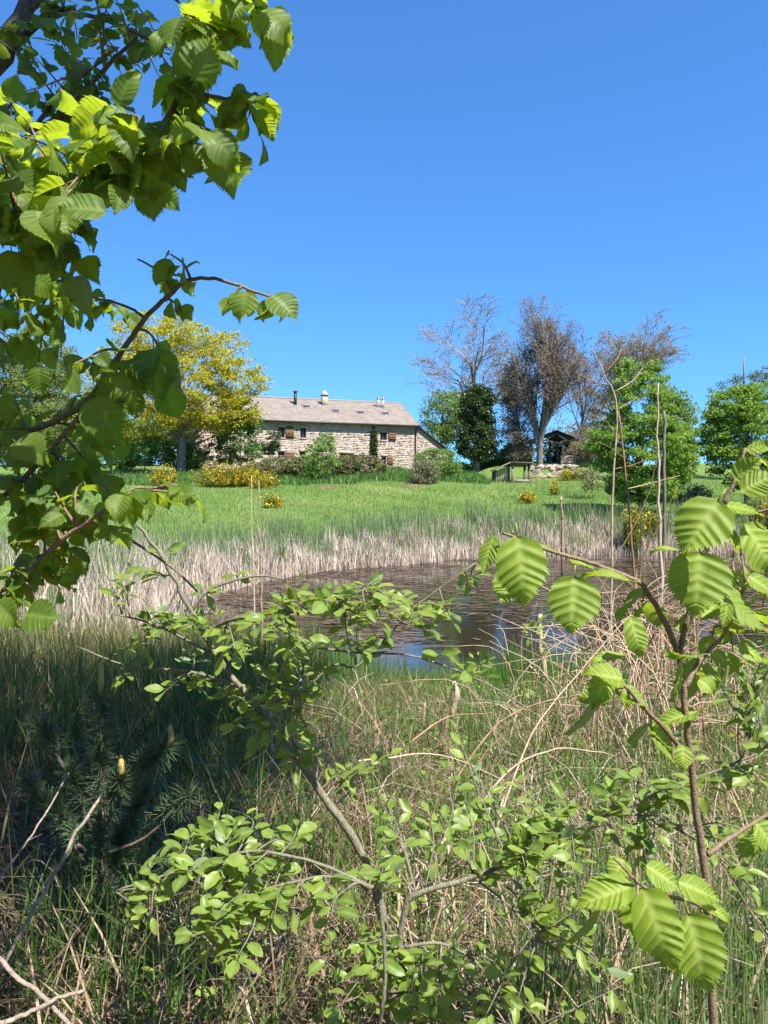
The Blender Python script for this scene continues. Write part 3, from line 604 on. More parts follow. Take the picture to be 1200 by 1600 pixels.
Y = 43; leafy('hornbeam_tree', 'bright green cone-shaped tree growing down to the meadow', 'tree', gpt(1000, Y), [el(1000, 705, 76, 66, Y), el(1000, 640, 46, 56, Y), el(985, 595, 20, 34, Y), el(1020, 600, 20, 36, Y), el(948, 690, 30, 46, Y), el(1056, 700, 30, 55, Y), el(1000, 760, 56, 30, Y)], M['maple'], 330, 110, .56, .17, shell=.5, limbs=40, trunk_r=.17, flat=.42)
Y = 56; leafy('hazy_green_tree', 'paler green tree beside and behind the cone-shaped tree', 'tree', gpt(1052, Y), [el(1050, 665, 36, 55, Y), el(1062, 715, 30, 46, Y), el(1035, 625, 18, 30, Y)], M['maple2'], 240, 50, .6, .2, shell=.5, limbs=14, trunk_r=.16)
Y = 46; leafy('maple_tree', 'dense rounded green maple below the sparse bluish pine', 'tree', gpt(1168, Y), [el(1170, 680, 72, 72, Y), el(1150, 640, 42, 36, Y), el(1205, 640, 50, 52, Y), el(1178, 730, 60, 34, Y), el(1125, 675, 26, 40, Y)], M['maple'], 320, 105, .6, .17, shell=.55, limbs=30, trunk_r=.2, flat=.45)
Y = 66; leafy('scots_pine', 'sparse bluish pine rising above the rounded maple', 'tree', gpt(1162, Y), [el(1162, 572, 14, 18, Y), el(1140, 605, 28, 18, Y), el(1180, 600, 24, 22, Y), el(1120, 632, 20, 16, Y), el(1195, 590, 22, 20, Y), el(1170, 640, 40, 30, Y)], M['pine'], 120, 60, .55, .22, shell=.3, limbs=70, trunk_r=.2, asp=.3, flat=.6, trunk_top=at(1162, 556, Y))
Y = 70; leafy('oak_tree', 'broad yellow-green oak in spring leaf in front of the house', 'tree', gpt(283, Y), [el(283, 590, 118, 82, Y, .8), el(255, 525, 80, 44, Y, .8), el(345, 560, 66, 46, Y, .8), el(375, 600, 46, 40, Y, .8), el(200, 580, 52, 60, Y, .8), el(310, 650, 80, 32, Y, .8), el(390, 638, 26, 14, Y), el(165, 605, 40, 50, Y, .8), el(245, 662, 80, 32, Y, .8), el(355, 660, 50, 22, Y, .8)], M['oak'], 640, 70, .78, .24, shell=.4, limbs=46, trunk_r=.48, flat=.5, trunk_top=at(285, 560, Y), lim_r=.3)
Y = 62; leafy('birch_tree', 'feathery light green birch behind the hazel branches', 'tree', gpt(52, Y), [el(55, 580, 62, 92, Y), el(20, 620, 60, 90, Y), el(95, 610, 44, 70, Y), el(60, 680, 80, 46, Y)], M['birch'], 460, 75, .8, .2, shell=.25, limbs=50, trunk_r=.16)
Y = 66; leafy('birch_tree', 'denser light green birch standing next to the feathery birch', 'tree', gpt(-60, Y), [el(-60, 590, 80, 110, Y), el(-30, 680, 70, 60, Y)], M['birch'], 300, 75, .9, .22, shell=.3, limbs=30, trunk_r=.16)
# garden shrubs
Y = 72; leafy('garden_shrub', 'tall green shrub against the house wall under the oak', 'shrub', gpt(376, Y), [el(375, 690, 38, 36, Y), el(385, 662, 26, 20, Y), el(345, 705, 24, 22, Y)], M['shrub_green'], 190, 46, .5, .2, shell=.55, limbs=8, trunk_r=.08)
Y = 73; leafy('dark_yew', 'small dark evergreen bush in front of the house windows', 'shrub', gpt(427, Y), [el(427, 688, 12, 22, Y), el(420, 700, 11, 16, Y)], M['ivy'], 70, 40, .32, .16, shell=.4, limbs=4, trunk_r=.06)
Y = 68; leafy('clipped_hedge', 'long low brownish-green clipped hedge in front of the house', 'hedge', gpt(490, Y), [el(440, 735, 58, 19, Y, .5), el(500, 731, 60, 19, Y, .5), el(556, 731, 48, 20, Y, .5), el(400, 740, 30, 14, Y, .5)], M['hedge'], 800, 44, .42, .17, shell=.8, limbs=6, trunk_r=.06)
Y = 64; leafy('young_fruit_tree', 'light green bushy young tree in front of the hedge', 'tree', gpt(503, Y), [el(503, 716, 30, 26, Y), el(508, 692, 18, 16, Y), el(495, 735, 22, 14, Y)], M['shrub_light'], 150, 36, .42, .17, shell=.4, limbs=14, trunk_r=.07)
Y = 62; leafy('greyish_bush', 'greyish-green and tan bush on the meadow edge', 'shrub', gpt(662, Y), [el(662, 740, 26, 22, Y), el(668, 752, 20, 13, Y)], M['shrub_grey'], 130, 44, .35, .14, shell=.5, limbs=8, trunk_r=.06)
Y = 66; leafy('leafy_bush', 'bright green bush behind the greyish bush near the lean-to', 'shrub', gpt(690, Y), [el(690, 725, 30, 24, Y), el(705, 735, 20, 18, Y), el(668, 718, 20, 16, Y)], M['shrub_light'], 170, 46, .42, .16, shell=.55, limbs=8, trunk_r=.06)
Y = 76; leafy('terrace_hedge', 'low green bank of shrubs between the house and shelter', 'hedge', gpt(745, Y), [el(735, 730, 34, 9, Y, .6), el(770, 733, 26, 9, Y, .6)], M['shrub_green'], 110, 36, .4, .16, shell=.5, limbs=4, trunk_r=.05)
Y = 72; leafy('wall_foot_shrubs', 'soft green shrubs at the foot of the house near the ivy', 'shrub', gpt(615, Y), [el(615, 741, 26, 12, Y, .6)], M['shrub_green'], 90, 36, .4, .16, shell=.5, limbs=4, trunk_r=.05)
Y = 70; leafy('garden_shrub', 'green garden shrub beneath the crown of the yellow oak', 'shrub', gpt(228, Y), [el(225, 705, 40, 30, Y), el(180, 715, 36, 24, Y)], M['shrub_green'], 160, 44, .5, .2, shell=.5, limbs=8, trunk_r=.07)
Y = 66; leafy('garden_shrub', 'pale green shrub below the feathery birch', 'shrub', gpt(110, Y), [el(110, 715, 50, 28, Y), el(50, 720, 40, 26, Y)], M['shrub_light'], 160, 40, .5, .2, shell=.5, limbs=8, trunk_r=.07)
Y = 71; leafy('garden_shrub', 'dense green shrub at the left corner of the house', 'shrub', gpt(285, Y), [el(282, 708, 28, 26, Y), el(305, 718, 20, 14, Y)], M['shrub_green'], 170, 44, .5, .2, shell=.5, limbs=8, trunk_r=.07)
Y = 50; leafy('meadow_edge_brush', 'brownish brush at the foot of the cone-shaped tree', 'shrub', gpt(1080, Y), [el(1075, 775, 36, 18, Y), el(1040, 780, 24, 14, Y), el(920, 748, 22, 22, Y)], M['shrub_grey'], 150, 36, .4, .14, shell=.3, limbs=30, trunk_r=.06)
# broom
def broom(px, py, rx, ry, Y, label, dens=1.0):
    b_ = gpt(px, Y); c = at(px, py, Y); rxm, rym = rx / F * Y, ry / F * Y; zb = b_[2]; c[2] = max(c[2], zb + rym * .7)
    t = empty('broom_bush', b_, label, 'broom bush', 'flowering broom bushes')
    n = int(150 * dens * max(1, rx / ry)); d = unit(rng.normal(0, 1, (n, 3))); tip = c + d * (rng.uniform(.3, 1.35, n))[:, None] * np.array((rxm, rxm * .6 if rx > 25 else rxm, rym)); tip[:, 2] = np.maximum(tip[:, 2], zb + .15)
    root = np.stack([b_[0] + (tip[:, 0] - b_[0]) * .55, b_[1] + (tip[:, 1] - b_[1]) * .55, np.full(n, zb)], -1)
    m_ = MB(); m_.segs(root, tip, .014, .008, 3); m_.build('stems', M['broom_green'], t, off=b_, kind='stuff')
    k = 16; f_ = rng.uniform(.25, 1.05, (n, k)); pts = (root[:, None] + (tip - root)[:, None] * f_[..., None]).reshape(-1, 3) + rng.normal(0, .05, (n * k, 3))
    m_ = MB(); leafquads(m_, pts[: int(len(pts) * .5)], .10 if Y > 40 else .085, asp=.8); m_.build('flowers', M['broom_flower'], t, off=b_, kind='stuff')
    m_ = MB(); leafquads(m_, pts[int(len(pts) * .5):], .11, asp=.4); m_.build('foliage', M['broom_green'], t, off=b_, kind='stuff')
broom(360, 742, 52, 17, 60, 'wide yellow broom bush before the hedge', 2.2); broom(412, 752, 22, 13, 58, 'smaller yellow broom spreading from the end of the wide one')
broom(255, 740, 20, 13, 58, 'yellow broom bush under the oak'); broom(426, 797, 14, 12, 46, 'small lone yellow broom on the open meadow beside tall stalks')
broom(824, 791, 13, 12, 48, 'small lone yellow broom on the meadow below the shelter'); broom(990, 806, 16, 12, 36, 'yellow broom at the foot of the cone-shaped tree', .8)
broom(1192, 790, 20, 18, 34, 'yellow broom growing at the foot of the maple'); broom(866, 765, 7, 18, 52, 'thin upright yellow broom in front of the stone bank', .5); broom(895, 738, 26, 11, 66, 'sparse yellow broom on the stone bank', .6); broom(1020, 806, 12, 8, 37, 'tiny yellow broom beside the bare poles', .4)

# dirt patches
for px, py, Y, s, lab in ((512, 768, 58, 1.3, 'brown molehill earth patch below the hedge'), (640, 764, 60, 1.6, 'brown earth mound beside the greyish bush')):
    b_ = gpt(px, Y); n = 60; a = rng.uniform(0, 2*math.pi, n); rr = np.sqrt(rng.uniform(0, 1, n)) * s; m_ = MB()
    th = np.linspace(0, 2*math.pi, 15)[:-1]; rings = [(1, -.05), (.7, .08), (.35, .15), (.05, .17)]
    V = []
    for k, z in rings:
        x = b_[0] + np.cos(th) * s * k * rng.uniform(.85, 1.15, 14); y = b_[1] + np.sin(th) * s * .6 * k; V.append(np.stack([x, y, H(x, y) + z * rng.uniform(.7, 1.2, 14)], -1))
    i = np.arange(3)[:, None] * 14; j = np.arange(14)[None]; m_.add(np.concatenate(V), q=np.stack([i+j, i+(j+1)%14, i+14+(j+1)%14, i+14+j], -1))
    o = m_.build('earth_mound', M['soil'], off=b_); o.location = tuple(b_); tag(o, lab, 'earth mound')

# ------------------------------------------------------------------ grass, reeds, rushes
inview = lambda x, y, m=1.0: np.abs(x) < y * .52 + m
field('meadow_grass', M['meadow_grass'], 'green meadow grass on the slope beyond the reeds', 'grass', 110000, -40, 40, 30, 72, (.08, .3), (.1, .7), (.018, .04), lambda x, y: (pond_sd(x, y) > 1.5) & inview(x, y) & (rng.uniform(0, 1, len(x)) < np.clip(44 / y, .2, 1) ** 2), k=2, vary=lambda x, y: .6 + .8 * clumpy(x, y, .5, 2))
field('nettle_band', M['shrub_green'], 'rough tall herbs along the foot of the hedge and bushes', 'herbs', 16000, -24, 16, 57, 71, (.25, .75), (.05, .6), (.05, .12), lambda x, y: (y > 61.5 - .12 * np.abs(x - 5) + 3.5 * clumpy(x, y, .5, 8)) & inview(x, y) & (x < 8.6), k=2)
def nearedge(a, b_): return lambda x, y: (pond_sd(x, y) > a) & (pond_sd(x, y) < b_) & (y > 11 + .25 * x) & inview(x, y, 3)
field('dry_reeds', M['dry_reed'], 'cream dry broken reeds along the far shore', 'reeds', 22000, -14, 26, 10, 42, (.4, .95), (.02, .5), (.02, .05), lambda x, y: nearedge(-.35, 2.4)(x, y) & (rng.uniform(0, 1, len(x)) < .25 + .9 * clumpy(x, y, 1.6, 1)), k=3, vary=lambda x, y: .5 + .9 * clumpy(x, y, 1.3, 4))
field('green_reeds', M['green_reed'], 'fresh green reed leaves standing behind the dry reeds', 'reeds', 13000, -16, 26, 10, 44, (.7, 1.4), (.02, .35), (.02, .04), lambda x, y: nearedge(.2, 4.2)(x, y) & (rng.uniform(0, 1, len(x)) < .15 + 1.0 * clumpy(x, y, .9, 3)), k=3, vary=lambda x, y: .35 + 1.0 * clumpy(x, y, .9, 5) + .25 * smooth((22 - y) / 8))
field('shore_reeds', M['dry_reed'], 'dry pale reeds on the shore behind the hazel', 'reeds', 5000, -14, -3.6, 9.5, 20, (.7, 1.5), (.02, .5), (.012, .03), lambda x, y: (pond_sd(x, y) > -.2) & (pond_sd(x, y) < 6), k=3)
field('floating_reed_stubs', M['dry_reed'], 'thin dry stalks standing in the far water', 'reeds', 1300, -4, 16, 11, 36, (.15, .55), (.02, .5), (.01, .02), lambda x, y: (pond_sd(x, y) < -.1) & (pond_sd(x, y) > -2.6) & (y > 17), k=2)
shade = lambda x, y: smooth((-.35 - .02 * y - x) / .5)
near = lambda x, y: (pond_sd(x, y) > -.5) & inview(x, y, .5)
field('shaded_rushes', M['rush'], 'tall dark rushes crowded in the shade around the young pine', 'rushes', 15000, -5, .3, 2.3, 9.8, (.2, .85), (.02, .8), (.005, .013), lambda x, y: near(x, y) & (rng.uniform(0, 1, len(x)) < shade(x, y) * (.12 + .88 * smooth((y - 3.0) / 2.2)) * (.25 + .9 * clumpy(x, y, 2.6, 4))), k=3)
field('bank_grass', M['grass'], 'green grass and rushes on the sunny bank', 'grass', 25000, -1.2, 5, 1.7, 9.2, (.12, .62), (.02, .7), (.0035, .012), lambda x, y: near(x, y) & (rng.uniform(0, 1, len(x)) < np.clip(-.35 + 2.0 * clumpy(x, y, 2.6, 7), .04, 1)), k=3, vary=lambda x, y: 1 - .62 * smooth((y - 5.2) / 2.6))
field('waterside_rushes', M['grass'], 'fine green rushes at the near edge of the pond', 'rushes', 10000, -2.8, 4.5, 6.4, 10.2, (.25, .68), (.02, .3), (.006, .012), lambda x, y: (pond_sd(x, y) > -1.3) & (rng.uniform(0, 1, len(x)) < .3 + .8 * clumpy(x, y, 1.7, 9)), k=3, vary=lambda x, y: 1 - .38 * smooth(1.4 - np.abs(x - .35) * 1.3))
field('dry_bank_grass', M['dry_grass'], 'tangled dry straw grass flattened on the sunny bank', 'dry grass', 19000, -.9, 5, 1.6, 8.8, (.15, .65), (.3, 1.5), (.003, .011), lambda x, y: near(x, y) & (rng.uniform(0, 1, len(x)) < np.clip(-.2 + 1.8 * clumpy(x, y, 2.1, 12), .05, 1)), k=4, curl=.75, vary=lambda x, y: 1 - .62 * smooth((y - 5.2) / 2.6))
field('flattened_stalks', M['dry_reed'], 'broad pale flattened reed stalks lying on the sunny bank', 'dry stalks', 1100, -.6, 4.5, 2, 6.2, (.35, .9), (1.2, 2.2), (.005, .011), lambda x, y: near(x, y), k=5, curl=.8)
field('shaded_straw', M['shade_dark_straw'], 'straw with shade put into its brown colour lying among the shaded rushes', 'dry grass', 14000, -4, .2, 1.6, 7, (.15, .6), (.5, 1.5), (.003, .009), lambda x, y: near(x, y), k=4, curl=.75)
field('corner_rushes', M['green_reed'], 'upright fresh rushes around the foot of the hazel sapling', 'rushes', 1500, .35, 1.7, 1.5, 2.8, (.3, .62), (.02, .3), (.004, .008), lambda x, y: near(x, y), k=3)
# litter on the ground, debris on the water
n = 9000; x, y = scatter(n, -2.2, 3.5, 1.5, 7, near); mb = MB(); leafquads(mb, np.stack([x, y, H(x, y) + rng.uniform(.01, .06, n)], -1), .05, up=3, asp=.6)
o = mb.build('leaf_litter', M['litter']); tag(o, 'brown dead leaves littering the bank', 'leaf litter', kind='stuff')
n = 15000; x, y = scatter(n, -4, 14, 9.8, 33, lambda x, y: (pond_sd(x, y) < -.25) & inview(x, y) & (rng.uniform(0, 1, len(x)) < np.clip((y - 10.5) / 4, .02, 1) * np.clip(-.1 + 1.5 * clumpy(x, y, .8, 3), 0.05, 1) * (1 - .75 * smooth((2.2 - np.abs(x - 2.6)) / 1.2) * smooth((19 - y) / 4))))
n = len(x); a = rng.normal(0, .5, n); L = rng.uniform(.04, .22, n); wd = rng.uniform(.01, .035, n); d = np.stack([np.cos(a), np.sin(a)], -1); s = np.stack([-d[:, 1], d[:, 0]], -1); c = np.stack([x, y], -1)
V = np.stack([c - d*L[:,None] - s*wd[:,None]*.6, c + d*L[:,None]*.9 - s*wd[:,None], c + d*L[:,None] + s*wd[:,None]*.7, c - d*L[:,None]*.8 + s*wd[:,None]], 1); V = np.concatenate([V, np.broadcast_to(rng.uniform(.004, .02, (n, 1, 1)), (n, 4, 1))], -1)
mb = MB(); mb.add(V, q=np.arange(4*n).reshape(-1, 4)); o = mb.build('floating_debris', M['debris']); tag(o, 'brown dead reed scraps floating on the pond', 'debris', kind='stuff')

# ------------------------------------------------------------------ leaf meshes
def hazel_leaf(name, seed, nv=8, teeth=True, droop=.35, fold=.18, pleat=.02, wide=.82, cols=4, sub=6):
    """pleated, doubly toothed leaf along +X (length 1) with a short stalk; attribute vein = 1 on the ribs"""
    r = np.random.default_rng(seed); rows = nv * sub + 1; kn = np.linspace(0, 1, nv + 1); kn[1:-1] += r.normal(0, .22 / nv, nv - 1); u = np.interp(np.arange(rows) / sub, np.arange(nv + 1), kn) ** .92
    out_x = [0, .03, .1, .22, .38, .55, .7, .8, .88, .94, 1]; out_w = [.12, .46, .72, .92, 1.0, .94, .7, .44, .2, .08, 0.0]
    ph = (np.arange(rows) / sub) % 1; ridge = 1 - np.minimum(ph, 1 - ph) * 2         # 1 at the vein, 0 between
    amp = r.uniform(.5, 1.4, nv + 2); V = []; A = []; sgn = np.arange(-cols, cols + 1) / cols; tw = r.uniform(-.22, .22); asym = r.uniform(-.05, .05); wv = r.uniform(0, 6, 2)
    for i in range(rows):
        sl = .36 * (1 - u[i]) * (1 - math.exp(-7 * u[i])); xe = u[i] + sl; ye = wide * .5 * np.interp(xe, out_x, out_w) if i else wide * .05
        for s in sgn:
            a = abs(s); x = u[i] + sl * a ** 1.1; e = ye * s * (1 + asym * s); tt = 0
            if teeth and a == 1 and 0 < i < rows - 1:
                tt = (.055 if ridge[i] > .95 else .03 if i % 2 == 0 else -.024) * r.uniform(.6, 1.4); e += np.sign(s) * tt * .6; x += tt * .9
            z = pleat * amp[int(round(i / sub))] * (ridge[i] - .5) * min(1, a * 2.5) * (1 if u[i] < .9 else .3) + fold * a * ye * 1.5 - droop * (x ** 2) * .55 - (a ** 2) * ye * .12 + tw * s * x + .025 * a * math.sin(x * 7 + wv[int(s > 0)])
            V.append((x, e, z)); A.append(max(.95 * max(0, (ridge[i] - .75) / .25) * (1 - .45 * a), 1.0 if s == 0 else 0))
    W = 2 * cols + 1; i = np.arange(rows - 1)[:, None] * W + np.arange(W - 1)[None]
    mb = MB(); mb.add(V, q=np.stack([i, i + W, i + W + 1, i + 1], -1), a=A)
    mb.tube([(-.2, 0, .03), (-.1, 0, .015), (.02, 0, 0)], .011, 4)
    mb.at[-1][:] = 1
    return mb.mesh(name, smooth=True, attr='vein')
def oval_leaf(name, seed, wide=.52, droop=.2, fold=.3):
    r = np.random.default_rng(seed); rows = 8; u = np.linspace(0, 1, rows); hw_ = wide * .5 * np.interp(u, [0, .15, .4, .65, .85, 1], [.1, .6, 1, .95, .6, .02])
    V = []; A = []
    for i in range(rows):
        for s in (-1, -.5, 0, .5, 1):
            a = abs(s); V.append((u[i], hw_[i] * s * (1 + .05 * math.sin(7 * u[i] + seed)), fold * a * hw_[i] - droop * u[i] ** 2 * .6 + .02 * math.sin(u[i] * 8 + s * 2 + seed))); A.append(.8 if s == 0 else 0)
    i = np.arange(rows - 1)[:, None] * 5 + np.arange(4)[None]; mb = MB(); mb.add(V, q=np.stack([i, i + 5, i + 6, i + 1], -1), a=A); mb.tube([(-.14, 0, .02), (.02, 0, 0)], .014, 3); mb.at[-1][:] = .8
    return mb.mesh(name, smooth=True, attr='vein')
LEAVES = {}
for k, mat in (('hazel', 'hazel'), ('young', 'hazel_young')):
    LEAVES[k] = []
    lr = np.random.default_rng(77 if k == 'young' else 78)
    for s in range(11):
        me = hazel_leaf('leaf', s + (20 if k == 'young' else 0), nv=int(lr.integers(7, 10)), droop=lr.uniform(.0, .3) if k == 'young' else lr.uniform(.05, .65), fold=lr.uniform(.03, .3), wide=lr.uniform(.64, .82) if k == 'young' else lr.uniform(.76, 1.0), pleat=.032 if k == 'young' else .018)
        me.materials.append(M[mat]); LEAVES[k].append(me)
LEAVES['back'] = []
for s in range(4):
    me = hazel_leaf('leaf', 40 + s, nv=4, sub=2, cols=2, droop=(.2, .5, .3, .1)[s], fold=.2, wide=(.85, .95, .75, .9)[s], pleat=.015); me.materials.append(M['hazel_back']); LEAVES['back'].append(me)
LEAVES['willow'] = []
for s in range(5):
    me = oval_leaf('leaf', 60 + s, wide=(.52, .6, .46, .56, .5)[s], droop=(.1, .35, .2, .0, .5)[s], fold=(.3, .2, .45, .1, .3)[s]); me.materials.append(M['willow']); LEAVES['willow'].append(me)

def leaf_matrix(base, d, nrm, length, width=1.0):
    X = unit(np.asarray(d, float)); Z = np.asarray(nrm, float); Z = unit(Z - X * np.dot(X, Z)); Yv = np.cross(Z, X)
    return Matrix(((X[0]*length, Yv[0]*length*width, Z[0]*length, base[0]), (X[1]*length, Yv[1]*length*width, Z[1]*length, base[1]), (X[2]*length, Yv[2]*length*width, Z[2]*length, base[2]), (0, 0, 0, 1)))
class Plant:
    """a plant whose big leaves are objects of their own; leaves past the limit are joined into one part"""
    def __init__(s, t, kind, limit=300): s.t = t; s.kind = kind; s.o = np.array(t.location); s.items = []; s.limit = limit
    def leaf(s, base, d, nrm, length, width=1.0, var=None):
        s.items.append((leaf_matrix(np.asarray(base) - s.o, d, nrm, length, width), random.randrange(len(LEAVES[s.kind])) if var is None else var, length / max(.3, np.linalg.norm(np.asarray(base) - np.array((0, 0, CAMZ))))))
    def done(s):
        s.items.sort(key=lambda q: -q[2])
        for mt, v, _ in s.items[:s.limit]:
            o = bpy.data.objects.new('leaf', LEAVES[s.kind][v]); link(o, s.t); o.matrix_local = mt
        rest = s.items[s.limit:]
        if rest:
            mb = MB(); cache = {}
            for mt, v, _ in rest:
                if v not in cache:
                    me = LEAVES[s.kind][v]; co = np.empty(len(me.vertices) * 3); me.vertices.foreach_get('co', co); vi = np.empty(len(me.loops), int); me.loops.foreach_get('vertex_index', vi)
                    ls = np.array([p.loop_start for p in me.polygons]); lt = np.array([p.loop_total for p in me.polygons]); cache[v] = (co.reshape(-1, 3), vi[ls[lt == 4][:, None] + np.arange(4)], vi[ls[lt == 3][:, None] + np.arange(3)] if (lt == 3).any() else None)
                co, q, t3 = cache[v]; m_ = np.array(mt); mb.add(co @ m_[:3, :3].T + m_[:3, 3], q=q, t=t3)
            mb.build('small_leaves', LEAVES[s.kind][0].materials[0], s.t, smooth=True, attr='vein', kind='stuff')
def pxpath(pts, k=5):
    """(px, py, Y) control points -> smooth world path"""
    return spline([at(*p) for p in pts], k)
def branch(t, pts, r0, r1, mat, name='branch', n=7):
    p = pxpath(pts) if np.asarray(pts).shape[1] == 3 and np.max(np.abs(np.asarray(pts)[:, 0])) > 12 else spline(pts)
    p = p + rng.normal(0, r0 * .12, p.shape); mb = MB(); mb.tube(p, np.linspace(r0, r1, len(p)), n); mb.build(name, mat, t, True, off=np.array(t.location)); return p
def twigs_to(pl, paths, c, rad, n, size, mat, tw, nrm_up=1.0, per=5, r=.0022, sag=.12, hang=.5):
    """leafy twigs from the nearest of the branch paths into a cluster around c"""
    allp = np.concatenate(paths)
    k = max(1, round(n / per)); left = n
    for q in range(k):
        e = c + rng.normal(0, .5, 3) * rad; d2 = np.linalg.norm(allp - e, axis=1); s0 = allp[np.argsort(d2)[random.randrange(min(4, len(d2)))]]
        ln = np.linalg.norm(e - s0)
        if ln > 3 * max(rad): s0 = e + (s0 - e) / ln * 3 * max(rad); 
        mid = (s0 + e) / 2 + np.array((0, 0, sag * np.linalg.norm(e - s0))) + rng.normal(0, .06, 3) * np.linalg.norm(e - s0)
        p = spline([s0, mid, e], 4); tw.tube(p, np.linspace(r * 1.4, r * .6, len(p)), 5)
        m_ = min(left, per); left -= m_
        for j in range(m_):
            f_ = 1 - (j / per) * .85; i = min(len(p) - 2, int(f_ * (len(p) - 1))); b_ = p[i] + (p[i + 1] - p[i]) * (f_ * (len(p) - 1) - i); dr = unit(p[i + 1] - p[i])
            sd_ = unit(np.cross(dr, (0, 0, 1)) + rng.normal(0, .25, 3)) * (1 if j % 2 else -1)
            d = unit(dr * (.9 if j == 0 else .35) + sd_ * (0.25 if j == 0 else .9) + np.array((0, 0, -hang * random.uniform(.2, 1.3))))
            nn = np.array((0, 0, nrm_up)) + rng.normal(0, .45, 3) + np.array((.1, -.25, 0))
            L = size * random.uniform(.6, 1.2); pl.leaf(b_ + d * L * .2, d, nn, L)

# ------------------------------------------------------------------ hazel on the left, near
hz_ = empty('hazel_bush', (-1.25, 1.0, float(H(-1.25, 1.0))), 'large hazel with big round toothed leaves arching over the pond bank', 'hazel')
P = Plant(hz_, 'hazel', 300); bp_ = []
root = (-1.25, 1.0, .45)
def wb(pts, r0, r1, mat='twig', name='branch'): p = branch(hz_, pts, r0, r1, M[mat], name); bp_.append(p); return p
wb([root, (-1.2, 1.15, 1.2), (-.95, 1.3, 1.9), at(-40, 400, 1.3), at(60, 340, 1.3)], .022, .012, 'bark', 'stem')
wb([(60,340,1.3),(150,288,1.28),(215,240,1.25),(262,185,1.22),(300,110,1.2),(350,40,1.18),(400,-30,1.15)], .007, .003)
wb([(195,260,1.26),(235,245,1.25),(285,235,1.22),(340,255,1.2)], .0035, .002)
wb([(285,140,1.21),(330,150,1.2),(390,160,1.2),(420,150,1.2)], .0035, .002)
wb([root, (-1.15, 1.3, 1.1), (-.98, 1.5, 1.7), at(-60, 720, 1.55), at(0, 692, 1.55)], .018, .009, 'bark', 'stem')
wb([(0,692,1.55),(70,665,1.5),(130,632,1.45),(165,590,1.42),(190,548,1.4),(232,492,1.4),(265,462,1.38),(290,440,1.36),(335,435,1.34),(390,452,1.32),(430,465,1.32)], .007, .0022)
wb([(228,498,1.4),(205,482,1.42),(170,470,1.45),(130,460,1.5)], .003, .0018)
wb([(272,458,1.38),(250,425,1.38),(215,405,1.4)], .003, .0016)
wb([(0,780,1.5),(40,745,1.48),(90,690,1.45),(135,635,1.42)], .006, .004)
wb([(-60,960,1.4),(30,905,1.38),(95,845,1.35),(160,800,1.33),(225,765,1.3),(275,765,1.3)], .006, .002)
wb([(60,800,1.6),(130,806,1.58),(180,830,1.55),(260,880,1.55),(310,925,1.55)], .004, .002)
wb([(-40,450,1.6),(30,445,1.6),(90,460,1.6),(140,470,1.6)], .004, .002)
tw = MB()
CL = [(325,75,45,45,1.2,9,.075),(410,35,34,34,1.17,7,.075),(395,165,30,36,1.2,7,.07),(295,165,40,40,1.22,8,.075),(335,245,26,26,1.2,5,.07),(225,225,50,45,1.25,11,.07),(150,190,50,50,1.28,10,.07),(125,325,60,40,1.25,11,.085),(200,290,50,40,1.25,10,.075),(55,240,50,60,1.3,12,.075),(45,345,50,50,1.28,11,.08),(10,150,40,60,1.35,8,.07),(85,395,50,30,1.35,7,.07),
      (285,415,40,16,1.38,6,.055),(380,462,18,14,1.33,4,.05),(432,470,14,8,1.32,3,.05),(310,470,22,14,1.36,3,.05),(160,470,40,20,1.45,6,.06),(55,440,60,40,1.6,12,.065),(30,500,50,40,1.6,9,.065),(120,450,40,20,1.6,6,.06),
      (195,600,46,34,1.4,9,.085),(170,555,36,20,1.4,5,.07),(240,570,14,28,1.38,4,.07),(95,640,50,26,1.5,7,.065),(50,700,55,34,1.5,10,.07),(150,680,46,30,1.45,8,.07),(40,780,50,40,1.48,10,.07),(110,765,60,34,1.42,11,.075),(225,765,40,18,1.32,7,.07),(275,770,22,14,1.3,3,.07),(100,825,80,30,1.38,13,.07),(40,890,44,34,1.38,8,.07),(55,955,30,16,1.35,4,.06),(185,830,44,26,1.5,7,.065),(15,600,30,40,1.6,5,.07),(20,840,40,30,1.5,6,.07),(140,740,50,30,1.45,6,.07),(75,560,50,26,1.6,6,.065),(10,420,30,40,1.5,6,.07),(20,650,40,40,1.55,7,.07),(60,735,50,30,1.5,7,.07),(110,870,60,30,1.45,7,.065),(20,945,40,30,1.4,6,.065),(70,910,40,30,1.45,5,.065),(165,790,50,24,1.4,6,.065)]
for cx, cy, rx, ry, Yc, n, s in CL:
    twigs_to(P, bp_, at(cx, cy, Yc), np.array((rx / F * Yc, .10, ry / F * Yc)), round(n * (2.4 if cy < 400 else 2.0)), s * random.choice((.66, .8, .95)) * (.98 if cy < 400 else .85), None, tw, hang=.7)
